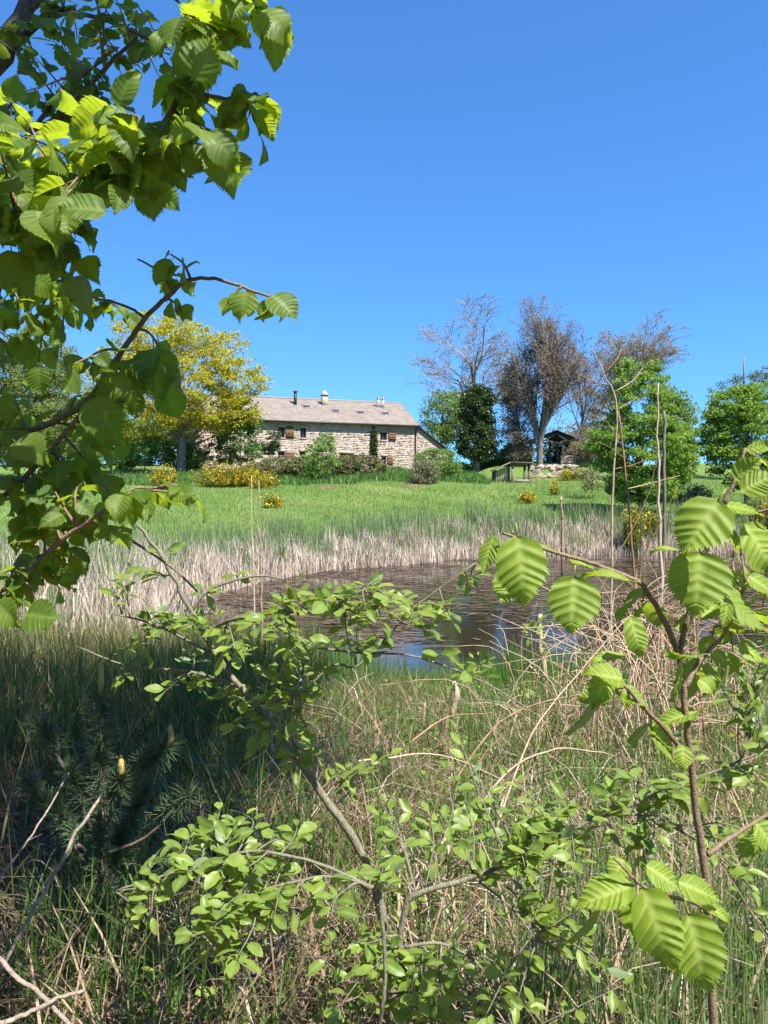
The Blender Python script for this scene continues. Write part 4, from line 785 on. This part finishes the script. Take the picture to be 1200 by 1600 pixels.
for (bx, by), (tx, ty), Yq, nn in (((165,330),(88,318),1.12,(.1,-.8,.5)), ((305,125),(330,45),1.1,(.1,-.9,.3)), ((185,165),(200,105),1.15,(-.3,-.9,.2)), ((60,330),(85,385),1.15,(.3,-.8,.3)), ((405,20),(455,40),1.1,(0,-.8,.6)), ((150,200),(165,165),1.15,(0,-.8,.5)), ((385,455),(375,495),1.3,(.1,-.9,.2)), ((425,462),(465,488),1.3,(.2,-.8,.5)), ((345,235),(370,295),1.18,(.3,-.8,.4)), ((185,565),(212,640),1.36,(.1,-.85,.4)), ((150,620),(180,688),1.36,(0,-.9,.3)), ((240,545),(245,618),1.36,(.2,-.9,.1)), ((25,690),(75,715),1.35,(0,-.7,.7)), ((268,770),(305,770),1.28,(0,-.8,.5)), ((40,960),(90,965),1.2,(0,-.9,.4)), ((-5,945),(30,975),1.2,(0,-.9,.4))):
    b_, e_ = at(bx, by, Yq), at(tx, ty, Yq - .02); P.leaf(b_, e_ - b_, nn, np.linalg.norm(e_ - b_), 1.05)
tw.build('twigs', M['twig'], hz_, off=np.array(hz_.location), kind='stuff'); P.done()

# ------------------------------------------------------------------ smaller-leaved tree behind the hazel
b0 = np.array((-2.9, 3.6, float(H(-2.9, 3.6)))); hb = empty('alder_tree', b0, 'small-leaved tree with a brown trunk behind the large hazel leaves', 'tree')
P = Plant(hb, 'back', 300); bp_ = []
def wb(pts, r0, r1, mat='bark', name='branch'): p = branch(hb, pts, r0, r1, M[mat], name); bp_.append(p); return p
wb([b0 + np.array((0, 0, -.1)), (-2.75, 3.6, 1.8), at(-90, 400, 3.5), at(-10, 120, 3.4), at(40, 10, 3.4), at(80, -120, 3.3)], .07, .028, 'bark', 'trunk')
wb([(0,190,3.4),(60,200,3.3),(110,165,3.2),(165,105,3.1),(215,60,3.1)], .018, .006); wb([(15,80,3.4),(80,25,3.3),(160,30,3.2),(260,75,3.1)], .016, .004)
wb([(-20,250,3.4),(40,215,3.3),(100,140,3.2),(160,95,3.0)], .014, .005); wb([(-60,330,3.5),(30,300,3.4),(80,270,3.3)], .014, .004); wb([(-80,480,3.5),(0,440,3.4),(60,420,3.3),(120,470,3.2)], .014, .004); wb([(40,20,3.4),(130,-40,3.3),(240,-20,3.2),(300,20,3.1)], .014, .004)
tw = MB()
for cx, cy, rx, ry, Yc, n, s in [(60,60,70,50,3.3,60,.065),(190,60,60,45,3.1,55,.065),(110,130,80,50,3.2,80,.07),(230,30,50,34,3.1,30,.065),(40,240,60,60,3.4,55,.07),(40,380,70,50,3.4,60,.07),(20,470,60,50,3.4,50,.07),(90,290,50,40,3.3,40,.07),(270,85,30,24,3.1,16,.06),(110,20,60,30,3.3,40,.065),(10,330,40,50,3.5,40,.07),(150,150,60,50,3.1,40,.07),(10,560,40,40,3.6,30,.07),(120,480,40,20,3.2,16,.06),(-30,700,50,80,3.6,40,.07)]:
    twigs_to(P, bp_, at(cx, cy, Yc), np.array((rx / F * Yc, .35, ry / F * Yc)), n, s, None, tw, per=6, r=.003)
tw.build('twigs', M['twig'], hb, off=b0, kind='stuff'); P.done()

# ------------------------------------------------------------------ hazel sapling on the right
b0 = np.array((*at(1120, 0, 1.1)[:2], 0.)); b0[2] = float(H(b0[0], b0[1])); sp = empty('hazel_sapling', b0, 'young hazel sapling with thin brown stem and large pleated leaves', 'hazel sapling')
P = Plant(sp, 'young', 300)
SPP = []
def wb(pts, r0, r1, name='branch'): p = branch(sp, pts, r0, r1, M['twig'], name); SPP.append(p[p[:, 2] > .9]); return p
wb([(1120,2450,1.1),(1118,1800,1.1),(1115,1600,1.1),(1105,1400,1.1),(1090,1280,1.1),(1076,1150,1.1),(1068,1080,1.1),(1063,1015,1.1),(1083,940,1.1),(1100,865,1.1),(1126,800,1.1),(1150,745,1.1),(1165,700,1.1)], .007, .0022, 'stem')
wb([(1066,1040,1.1),(1045,985,1.09),(1012,925,1.08),(995,908,1.07),(940,885,1.06),(890,870,1.05),(835,852,1.05),(785,833,1.05)], .0045, .002)
wb([(1070,1075,1.1),(1095,1030,1.12),(1130,992,1.14),(1150,950,1.15),(1170,900,1.16)], .004, .002)
wb([(1080,1195,1.1),(1048,1150,1.08),(1010,1110,1.06),(975,1070,1.05),(950,1050,1.05)], .004, .002)
wb([(1107,1335,1.1),(1140,1310,1.13),(1200,1272,1.16),(1260,1240,1.18)], .004, .002)
wb([(1108,1425,1.1),(1080,1408,1.06),(1040,1400,1.03),(1003,1384,1.0),(960,1340,.99)], .0035, .0018)
wb([(1122,805,1.1),(1150,790,1.08),(1185,800,1.06),(1220,790,1.05)], .003, .0018)
FR = (.12, -.75, .6)
SL = [((808,838),(822,942),1.03,.82,FR,0),((772,836),(752,892),1.07,.55,(-.6,-.7,.3),3),((806,890),(783,942),1.10,.8,(0,-.6,.8),1),((897,901),(893,988),1.02,.9,(.2,-.8,.5),2),((985,908),(914,888),1.05,.5,(0,-.35,.93),4),((984,963),(1004,1024),1.03,.62,(.25,-.85,.3),0),((975,1022),(925,1030),1.06,.35,(0,-.3,.95),1),((972,1062),(914,1050),1.03,.75,(0,-.6,.8),2),((938,1090),(892,1156),1.06,.75,(.55,-.2,-.6),3),
      ((1122,782),(1066,864),1.02,.86,(-.1,-.8,.55),0),((1136,790),(1192,802),1.05,.75,(.1,-.6,.8),1),((1093,862),(1088,960),1.06,.95,(.1,-.8,.5),2),((1062,860),(1018,856),1.08,.5,(0,-.3,.95),4),((1163,818),(1212,888),1.06,.9,(.2,-.7,.65),0),((1158,768),(1218,735),1.06,.8,(0,-.7,.6),5),((1128,922),(1192,992),1.12,.9,(.5,-.1,-.7),3),((1138,936),(1130,982),1.08,.55,(.3,-.8,.3),1),((1098,1022),(1042,1030),1.08,.55,(0,-.2,-.9),4),((1066,1028),(1058,1098),1.08,.75,(.5,-.3,-.6),3),((1092,1062),(1118,1082),1.1,.9,FR,2),
      ((1067,1164),(1068,1204),1.05,.75,FR,0),((1018,1128),(1056,1192),1.1,.8,(.5,-.3,-.7),1),((1090,1112),(1018,1130),1.1,.5,(0,-.35,.9),4),((1004,1388),(1054,1518),.99,.62,(.1,-.85,.4),0),((1074,1426),(1106,1548),1.0,.68,(.15,-.85,.4),2),((990,1384),(896,1412),1.0,.62,(0,-.5,.85),4),((946,1410),(899,1480),1.03,.75,(.5,-.3,-.5),3),((986,1406),(990,1462),1.03,.7,(-.4,-.8,-.4),1),((1010,1353),(1068,1388),1.02,.8,(0,-.55,.8),5),((1060,1378),(1130,1408),1.02,.65,(0,-.6,.8),1),((975,1343),(958,1372),1.05,1.0,(0,-.6,.8),2),((1095,1412),(1146,1436),1.02,.5,(0,-.4,.9),4),
      ((1150,750),(1185,716),1.08,.8,(0,-.7,.6),2),((1168,705),(1205,690),1.1,.8,(0,-.6,.7),0),((1170,900),(1215,930),1.14,.8,(0,-.6,.7),1),((975,1072),(1010,1108),1.07,.7,(.5,-.2,-.7),3),((950,1052),(925,1105),1.06,.7,(0,-.5,.8),5),((1180,1285),(1215,1330),1.15,.8,FR,2),((890,870),(935,893),1.08,.7,(0,-.3,.9),1),((835,852),(870,860),1.08,.5,(0,-.3,.9),4),((1012,925),(975,940),1.1,.6,(0,-.4,.9),2),((1085,940),(1062,985),1.12,.7,(.5,-.3,-.6),0)]
for (bx, by), (tx, ty), Yq, wd, nn, v in SL:
    b_, e_ = at(bx, by, Yq), at(tx, ty, Yq - .015); L = np.linalg.norm(e_ - b_); P.leaf(b_, e_ - b_, nn, L * 1.02, wd / .74, v)
tw = MB()
for cx, cy, rx, ry, Yc, n in ((1175,850,30,40,1.2,6),(1185,970,30,40,1.2,7),(1150,1040,40,30,1.22,6),(1190,740,24,30,1.15,5),(1100,1050,30,24,1.16,4),(975,1100,30,24,1.1,4),(1040,1150,30,30,1.16,4),(1180,1300,24,30,1.2,4),(1110,960,24,30,1.18,4),(1000,930,30,16,1.14,3)):
    twigs_to(P, SPP, at(cx, cy, Yc), np.array((rx / F * Yc, .05, ry / F * Yc)), n, .05, None, tw, per=4, r=.0016, hang=.8)
tw.build('twigs', M['twig'], sp, off=b0, kind='stuff')
P.done()

# ------------------------------------------------------------------ willows in front
def willow(name, label, base, stems, clusters, limit=300, size=.040, leafr=.0016):
    b0 = np.array((base[0], base[1], float(H(base[0], base[1])))); t = empty(name, b0, label, 'willow'); P = Plant(t, 'willow', limit); ps = []
    for q in stems: ps.append(branch(t, [at(*p) for p in q[0]], q[1], q[2], M['willow_bark'], q[3] if len(q) > 3 else 'branch'))
    tw = MB()
    for cx, cy, rx, ry, Yc, n in clusters:
        twigs_to(P, ps, at(cx, cy, Yc), np.array((rx / F * Yc, .12, ry / F * Yc)), round(n * 1.9), size, None, tw, per=7, r=leafr, hang=-.15, sag=.05)
    tw.build('twigs', M['willow_bark'], t, off=b0, kind='stuff'); P.done()
Y = 1.85
willow('willow_bush', 'willow with a thick grey stem leaning over the shaded rushes', at(622, 0, Y)[:2],
  [([(625,1780,Y),(612,1540,Y),(600,1450,Y),(580,1370,Y),(545,1300,Y),(500,1235,Y),(440,1155,Y),(395,1095,Y),(345,1035,Y),(300,955,Y),(262,885,Y),(215,820,Y)], .014, .004, 'stem'),
   ([(325,985,Y),(365,968,Y-.1),(430,958,Y-.15),(500,955,Y-.2),(560,925,Y-.2),(590,905,Y-.2)], .005, .002), ([(400,1100,Y),(460,1090,Y),(520,1040,Y),(560,1040,Y),(617,980,Y),(655,943,Y),(743,880,Y)], .004, .0018),
   ([(480,1010,Y),(560,1020,Y),(640,1024,Y),(720,1050,Y),(790,1085,Y),(835,1115,Y)], .003, .0016), ([(380,1075,Y),(300,1050,Y+.1),(200,1040,Y+.15),(120,1010,Y+.2)], .005, .002), ([(330,1020,Y),(240,975,Y+.1),(180,960,Y+.1)], .004, .0018), ([(470,1195,Y),(450,1120,Y-.1),(470,1060,Y-.1),(480,1010,Y)], .005, .002), ([(300,955,Y),(330,920,Y),(400,900,Y),(440,905,Y)], .004, .0018)],
  [(440,955,60,30,1.68,32),(540,935,60,26,1.66,30),(590,950,40,30,1.7,16),(700,965,30,16,1.8,10),(650,965,40,26,1.8,12),(560,990,60,30,1.75,20),(480,1020,60,30,1.75,26),(380,1000,60,40,1.8,30),(300,980,60,36,1.9,24),(430,1060,60,40,1.8,26),(220,970,60,24,1.95,14),(170,905,50,30,1.95,12),(260,900,40,30,1.9,12),(340,910,50,24,1.85,12),(480,1110,30,40,1.75,16),(420,1130,60,40,1.85,18),(330,1060,60,40,1.95,18),(200,1040,70,24,2.0,14),(740,1060,40,20,1.8,6),(500,1170,40,40,1.8,12),(550,1200,60,40,1.85,14),(600,1010,50,30,1.8,12),(690,1000,40,24,1.82,8),(640,925,40,20,1.8,8),(720,930,24,20,1.82,6),(450,1170,50,30,1.9,12),(380,1120,50,30,1.95,12)])
Y = 1.7
willow('willow_bush', 'low willow with a grey branch reaching towards the hazel sapling', at(650, 0, Y)[:2],
  [([(640,1760,Y),(640,1600,Y),(625,1490,Y),(632,1430,Y),(650,1398,Y),(740,1370,Y),(830,1330,Y),(890,1298,Y),(960,1268,Y),(1060,1226,Y)], .0085, .004, 'stem'), ([(630,1480,Y),(690,1475,Y),(750,1510,Y),(800,1600,Y),(815,1700,Y)], .004, .003),
   ([(900,1294,Y),(985,1240,Y),(1000,1210,Y)], .003, .0015), ([(950,1272,Y),(1010,1275,Y),(1075,1295,Y)], .003, .0015), ([(1060,1226,Y),(1130,1200,Y),(1200,1170,Y)], .004, .002), ([(740,1370,Y),(800,1420,Y-.05),(840,1470,Y-.1)], .003, .0016)],
  [(600,1540,60,40,1.62,34),(660,1570,60,30,1.6,24),(560,1500,40,24,1.62,12),(720,1600,50,24,1.6,14),(840,1340,60,34,1.65,26),(900,1290,60,34,1.68,26),(850,1420,50,40,1.62,18),(980,1230,60,40,1.68,26),(1080,1240,60,34,1.68,22),(1160,1190,50,34,1.7,20),(1170,1120,50,40,1.75,20),(1130,1060,50,30,1.8,16),(1040,1290,50,30,1.65,14),(760,1340,50,34,1.7,12),(700,1180,50,40,1.9,12),(760,1250,50,40,1.85,10),(1180,1010,40,40,1.8,14),(640,1500,50,30,1.65,16),(780,1540,60,40,1.6,18),(900,1480,60,40,1.65,16),(960,1560,60,30,1.6,14),(880,1380,60,30,1.68,16),(1010,1330,60,30,1.7,14),(1150,1330,50,50,1.7,16),(1180,1430,40,50,1.65,12),(820,1290,60,30,1.75,14),(660,1260,50,40,1.85,12),(600,1290,40,30,1.8,10),(540,1570,50,24,1.6,12)])
Y = 1.6
willow('willow_bush', 'small willow spray of bright oval leaves over the shaded straw', at(480, 0, Y)[:2],
  [([(560,1790,Y),(600,1560,Y),(595,1420,Y),(585,1388,Y),(520,1370,Y),(450,1380,Y),(400,1400,Y),(340,1450,Y)], .005, .002, 'stem'), ([(585,1390,Y),(500,1350,Y),(400,1330,Y),(330,1345,Y),(250,1370,Y),(180,1392,Y)], .004, .002), ([(450,1380,Y),(390,1420,Y-.03),(350,1480,Y-.03)], .0025, .0015), ([(595,1420,Y),(560,1380,Y),(530,1400,Y-.05)], .003, .0016)],
  [(370,1370,50,30,1.55,32),(350,1430,50,34,1.53,28),(300,1380,44,30,1.55,18),(420,1400,40,30,1.55,18),(340,1490,34,20,1.52,10),(500,1410,44,24,1.55,14),(230,1420,50,20,1.6,14),(460,1330,50,30,1.65,16),(340,1280,30,24,1.75,14),(380,1290,24,20,1.75,8),(600,1360,40,34,1.6,14),(400,1450,50,30,1.55,14),(270,1340,40,24,1.6,12)])

mb = MB(); me = LEAVES['willow'][0]; co = np.empty(len(me.vertices) * 3); me.vertices.foreach_get('co', co); co = co.reshape(-1, 3)[:40]; hq = (np.arange(7)[:, None] * 5 + np.arange(4)[None]); hq = np.stack([hq, hq + 5, hq + 6, hq + 1], -1).reshape(-1, 4)
hx, hy = scatter(900, -.7, 3.8, 2.0, 7.2, lambda x, y: near(x, y) & (rng.uniform(0, 1, len(x)) < .1 + 1.1 * clumpy(x, y, 2.9, 21)))
for x, y in zip(hx, hy):
    zz = float(H(x, y)); hh = random.uniform(.06, .34)
    for j in range(random.randint(5, 12)):
        c = np.array((x + random.gauss(0, .05), y + random.gauss(0, .05), zz + hh * random.uniform(.4, 1.1))); d = unit(rng.normal(0, 1, 3) * np.array((1, 1, .5)))
        m_ = np.array(leaf_matrix(c, d, np.array((.1, -.2, 1)) + rng.normal(0, .4, 3), random.uniform(.02, .05), random.uniform(.9, 1.5))); mb.add(co @ m_[:3, :3].T + m_[:3, 3], q=hq)
o = mb.build('low_herbs', M['willow'], smooth=True, attr='vein'); tag(o, 'small green herb leaves sprouting through the straw', 'herbs', kind='stuff')

# ------------------------------------------------------------------ young pine in the shade
Y = 2.5; b0 = np.array((*at(158, 0, Y)[:2], 0.)); b0[2] = float(H(b0[0], b0[1])); pn = empty('young_pine', b0, 'young pine with yellow candles standing in the shaded rushes', 'pine')
zt = at(158, 1090, Y)[2]; mb = MB(); mb.tube([b0, (b0[0] + .01, Y, (b0[2] + zt) / 2), (b0[0], Y, zt)], [.012, .009, .006], 8); mb.build('trunk', M['bark'], pn, True, off=b0)
nd = MB(); tips = [(np.array((b0[0], Y, zt)), np.array((0, 0, 1.)), .16, .10, True)]
for (cx, cy), cand in (((188,1215),True),((262,1165),True),((110,1200),False),((60,1130),False),((230,1230),False),((300,1240),False),((90,1260),False),((195,1290),False),((130,1330),False),((300,1330),False),((40,1220),False)):
    e = at(cx, cy, Y + random.uniform(-.15, .2)); s0 = np.array((b0[0], Y, max(b0[2] + .1, e[2] - .22))); p = spline([s0, (s0 + e) / 2 + np.array((0, 0, -.04)), e], 4)
    m_ = MB(); m_.tube(p, np.linspace(.007, .004, len(p)), 6); m_.build('branch', M['bark'], pn, True, off=b0)
    tips.append((e, unit(e - (s0 + e) / 2), .13, .06, cand))
for q_ in (.15, .3, .45, .6): tips.append((np.array((b0[0], Y, zt - q_)), np.array((0, 0, 1.)), .14, .06, False))
for e, d, ln, cl, cand in tips:
    n = 230; f_ = rng.uniform(0, 1, n); c = e - d * (f_ * ln)[:, None]; o_ = unit(rng.normal(0, 1, (n, 3)) + d * .9); q = c + o_ * rng.uniform(.04, .075, n)[:, None]; nd.segs(c, q, .0016, .0008, 3)
    if cand:
        m_ = MB(); m_.tube([e, e + d * .3 * cl + np.array((0, 0, cl * .2)), e + np.array((0, 0, cl * .8)) + d * cl * .2, e + np.array((0, 0, cl)) + d * cl * .2], [.007, .0095, .008, .003], 7); m_.build('candle', M['candle'], pn, True, off=b0)
nd.build('needles', M['pine'], pn, off=b0, kind='stuff')

# ------------------------------------------------------------------ sticks, canes, stalks, poles
def stick(name, label, cat, pts, r0, r1, mat, group=None, side=None, n=7):
    p = pxpath(pts); p = p + rng.normal(0, r0 * .3, p.shape); b0 = p[0].copy(); mb = MB(); mb.tube(p - b0, np.linspace(r0, r1, len(p)), n)
    for f_, d, L in (side or []):
        i = int(f_ * (len(p) - 1)); s0 = p[i] - b0; e = s0 + np.array(d) * L; mb.tube(spline([s0, (s0 + e) / 2 + rng.normal(0, .05, 3) * L, e], 3), np.linspace(r0 * .45, r0 * .15, 7), 5)
    o = mb.build(name, mat, None, True); o.location = tuple(b0); return tag(o, label, cat, group)
stick('dead_stick', 'long bleached stick slanting up with a broken pale tip', 'stick', [(-30,1560,1.9),(20,1480,1.95),(80,1375,2.05),(120,1300,2.1),(160,1243,2.15)], .006, .0045, M['dead'], side=[(.6, (.2,.1,.3), .1)])
stick('dead_stick', 'thin grey stick leaning beside the bleached stick', 'stick', [(-20,1400,2.1),(20,1345,2.15),(60,1290,2.2),(108,1208,2.3)], .0042, .0022, M['dead'], side=[(.4, (.6,0,.5), .12)])
stick('dead_stick', 'pale stick lying under the short thick grey stick', 'stick', [(-20,1480,1.75),(30,1530,1.75),(70,1560,1.75),(120,1615,1.75)], .0055, .005, M['dead'])
stick('dead_stick', 'short thick grey stick lying across another pale stick', 'stick', [(-10,1600,1.7),(40,1585,1.72),(90,1560,1.75),(132,1550,1.78)], .006, .004, M['dead'])
stick('bare_sapling', 'bare pale twin-stemmed sapling with thin forked twigs', 'bare sapling', [(952,1075,8.9),(956,900,8.9),(958,760,8.9),(964,640,8.9),(945,585,8.9),(925,545,8.9)], .018, .005, M['cane'], side=[(.55,(-.5,0,.6),.6),(.62,(.5,.1,.3),.5),(.75,(-.7,.1,.3),.6),(.8,(.4,0,.6),.5),(.45,(.7,.1,.2),.6),(.7,(.6,.1,.5),.6)])
stick('bare_sapling', 'bare thin stem leaning onto the twin-stemmed sapling', 'bare sapling', [(1000,1075,8.9),(990,880,8.9),(978,740,8.9),(966,640,8.9)], .015, .01, M['cane'], side=[(.6,(.8,.1,.2),.8),(.75,(-.6,0,.4),.5)])
stick('dead_pole', 'tall cream dead pole tapering to a broken point', 'pole', [(1036,1080,8.6),(1033,900,8.6),(1030,760,8.6),(1027,680,8.6),(1029,602,8.6)], .025, .007, M['cane'])
stick('dead_pole', 'straight grey weathered pole beside the cream one', 'pole', [(1036,1080,9.2),(1037,860,9.2),(1038,730,9.2),(1038,640,9.2)], .022, .018, M['oldwood'])
stick('reed_stalk', 'taller of two pale dry stalks standing at the water edge', 'stalk', [(411,1080,8.8),(409,960,8.8),(407,860,8.8),(405,752,8.8)], .015, .005, M['cane'])
stick('reed_stalk', 'slightly shorter dry stalk beside the tall pale one', 'stalk', [(398,1080,9.0),(397,930,9.0),(394,840,9.0),(393,742,9.0)], .012, .004, M['cane'])
stick('dead_stump', 'pale split dead stem standing at the water edge', 'stump', [(852,1110,6.8),(850,1060,6.8),(846,1000,6.8),(843,960,6.8)], .03, .018, M['cane'], side=[(.3,(-.6,0,.6),.35),(.6,(.4,0,.7),.3)])
stick('broken_stalk', 'broken straw-coloured reed stump among green rushes', 'stalk', [(712,1150,5.6),(711,1100,5.6),(710,1066,5.6)], .028, .018, M['cane'])
stick('broken_stalk', 'thinner broken reed stump beside the thick one', 'stalk', [(662,1180,5.4),(661,1130,5.4),(664,1098,5.4)], .014, .010, M['cane'])
stick('dry_stem', 'leaning dry stem rising above the reeds', 'stem', [(880,930,9.6),(879,850,9.6),(877,775,9.6)], .022, .014, M['cane'])
CN = [[(770,1310,3.2),(830,1150,3.5),(905,1050,3.8),(985,960,4.0)],[(690,1250,3.6),(780,1130,3.9),(880,1090,4.0),(1010,1080,4.1),(1120,1120,4.0)],[(640,1160,4.2),(700,1120,4.4),(760,1115,4.4)],[(860,1160,4.5),(900,1000,4.6),(960,880,4.7),(1010,780,4.8),(1030,700,4.8)],[(1040,1120,4.4),(1000,1000,4.5),(930,950,4.6),(880,960,4.7)],[(1100,1150,4.2),(1090,980,4.3),(1120,900,4.4),(1180,860,4.4)],[(960,1150,4.8),(1020,960,5.0),(1080,870,5.0),(1150,840,5.0)],[(900,1130,5.2),(960,1000,5.3),(1050,960,5.3),(1160,980,5.2)],[(700,1330,2.8),(790,1210,3.0),(870,1170,3.1),(960,1180,3.2)],[(860,1200,4),(930,1020,4.2),(1000,985,4.3),(1080,1000,4.3)],[(560,1190,2.9),(600,1185,3),(690,1180,3.1),(790,1220,3.2)],[(1010,1120,5),(1000,900,5.2),(1030,820,5.2),(1060,760,5.2)],[(950,1120,6),(985,960,6),(1040,900,6),(1090,940,6)],[(820,1120,5.6),(815,1000,5.7),(840,940,5.7)]]
TXT = ['arching tan bramble cane crossing the straw', 'long reddish cane bending low over the bank', 'short tan cane near the reed stumps', 'dark upright cane leaning towards the bare poles', 'cane curling out over the water', 'cane leaning behind the top leaves of the sapling', 'pale cane rising highest above the thicket', 'flat arching cane in the thicket', 'low cane curving through the dry grass', 'tan cane looping in front of the thicket', 'grey dead branch lying across the bank', 'slim upright stem at the thicket top', 'hooked cane at the back of the thicket', 'thin cane at the pond edge by the pale split stem']
for i_, (c, l) in enumerate(zip(CN, TXT)): stick('bramble_cane', l, 'cane', c, .005, .002, M['cane'] if i_ not in (3,) else M['twig'], 'dry bramble canes', n=6)
# tangle of thin dead stems on the right shore
mb = MB()
for j in range(300):
    Yq = random.uniform(4.2, 8.2); px = random.gauss(1010, 95) ; b_ = gpt(px, Yq); h = random.uniform(.5, 1.5) * (1 if 930 < px < 1100 else .7); d = np.array((random.gauss(0, .42), random.gauss(0, .3), 0)) * h
    p = spline([b_, b_ + d * .35 + np.array((0, 0, h * .7)), b_ + d * 1.1 + np.array((0, 0, h * random.uniform(.55, 1.05)))], 4); mb.tube(p, np.linspace(random.uniform(.003, .007), .0018, len(p)), 4)
    if random.random() < .5:
        e = p[5] + np.array((random.gauss(0, .25), random.gauss(0, .2), random.uniform(-.1, .25))); mb.tube([p[5], (p[5] + e) / 2 + np.array((0, 0, .03)), e], [.004, .003, .0015], 3)
o = mb.build('bramble_thicket', M['cane'], None, True); tag(o, 'pinkish-tan tangle of dead stems behind the hazel sapling', 'thicket', kind='stuff')
mb = MB()
for j in range(300):
    Yq = random.uniform(1.9, 4.6); b_ = gpt(random.uniform(-60, 470), Yq); h = random.uniform(.15, .6); d = np.array((random.gauss(0, .8), random.gauss(0, .5), 0)) * h
    p = spline([b_, b_ + d * .4 + np.array((0, 0, h * .75)), b_ + d * 1.3 + np.array((0, 0, h * random.uniform(.3, .95)))], 4); mb.tube(p + rng.normal(0, .006, p.shape), np.linspace(random.uniform(.0018, .0045), .001, len(p)), 4)
o = mb.build('twig_tangle', M['bark'], None, True); tag(o, 'grey-brown tangle of thin dead twigs on the shaded bank', 'dead twigs', kind='stuff')
# little green elder tops on dead stems, broad water leaves
def sprig(px, py, Yq, label, n=26, s=.05, rad=.12):
    b_ = gpt(px, Yq); t = empty('leafy_sprig', b_, label, 'sprig', 'green sprigs at the water edge'); e = at(px, py, Yq); m_ = MB(); m_.tube(spline([b_, (b_ + e) / 2 + np.array((.02, 0, 0)), e], 4), np.linspace(.008, .004, 9), 6); m_.build('stem', M['cane'], t, True, off=b_)
    P = Plant(t, 'willow', 300)
    for j in range(n):
        d = unit(rng.normal(0, 1, 3) + np.array((0, 0, .4))); P.leaf(e + d * rad * random.uniform(.1, 1), d + rng.normal(0, .3, 3), (0, -.3, 1), s * random.uniform(.6, 1.2))
    P.done()
sprig(830, 990, 6.6, 'fresh green sprig sprouting beside the pale split stem', 30, .09, .2); sprig(748, 1040, 6.2, 'small green sprig over the blue water patch', 14, .06, .1); sprig(815, 1080, 5.6, 'green seedling in front of the pale split stem', 14, .06, .1); sprig(700, 1320, 2.6, 'upright light green seedling in the sunny grass', 16, .07, .1)
b_ = np.array((*at(558, 0, 8.6)[:2], 0.)); b_[2] = float(H(b_[0], b_[1])); t = empty('water_iris', b_, 'clump of broad blue-green iris leaves at the near water edge', 'iris')
for j in range(11):
    m_ = MB(); blades(m_, np.array([random.gauss(0, .07)]), np.array([random.gauss(0, .06)]), np.array([-.05]), np.array([random.uniform(.45, .75)]), np.array([random.uniform(.05, .35)]), np.array([random.uniform(0, 6.28)]), np.array([.05]), 4); m_.build('leaf', M['green_reed'], t)

# ------------------------------------------------------------------ tree behind the camera that shades the left bank
b0 = np.array((-3.4, -1.8, float(H(-3.4, -1.8)))); sh_ = np.array(SUN) / SUN.z
def over(x, y, h): return np.array((x, y, .35)) + sh_ * h
ell = [(*over(-1.5, 5.0, 7.4), 1.2, 1.7, .8), (*over(-2.6, 6.4, 7.8), 1.4, 1.6, .8), (*over(-1.25, 7.0, 7.8), .9, 1.2, .7), (*over(-1.35, 3.6, 7.2), .75, .8, .6), (*over(-3.2, 4.2, 7.8), 1.2, 1.2, .8), (.62, 1.15, 4.1, .38, .42, .25), (-.05, 1.5, 4.3, .4, .4, .25)]
leafy('overhanging_tree', 'tall green tree leaning over the viewpoint and shading the rushes', 'tree', b0, ell, M['maple2'], 270, 40, .40, .14, shell=.1, limbs=56, trunk_r=.16, trunk_top=(-1.2, .6, 7.4), lim_r=.3)

for i_, (x, y, r_, h, lab) in enumerate(((-7.2, 2.5, 1.9, 7.0, 'tall unseen tree added on the bank beside the large hazel to block sky light'), (-8.0, 6.5, 2.0, 8.0, 'tall unseen tree added on the bank near the dry reeds to block sky light'), (-4.2, -3.6, 1.9, 5.5, 'unseen leafy bush added behind the large hazel to block sky light'), (-.6, -4.6, 1.9, 4.6, 'unseen leafy bush added straight behind the viewpoint to block sky light'), (3.0, -4.8, 1.8, 4.0, 'low unseen bush added behind the hazel sapling and viewpoint to block sky light'), (5.6, 1.2, 1.5, 3.2, 'unseen leafy bush added on the bank beside the hazel sapling to block sky light'))):  # unseen trees and bushes, added to cut the sky fill on the bank
    b0 = np.array((x, y, float(H(x, y)))); leafy('unseen_tree', lab, 'tree', b0, [(x, y, b0[2] + h * .55, r_, r_, h * .45), (x, y, b0[2] + h * .25, r_ * .9, r_ * .9, h * .25)], M['maple2'], 210, 46, .55, .17, shell=.55, limbs=16, trunk_r=.12, group='unseen trees and bushes added around the viewpoint')
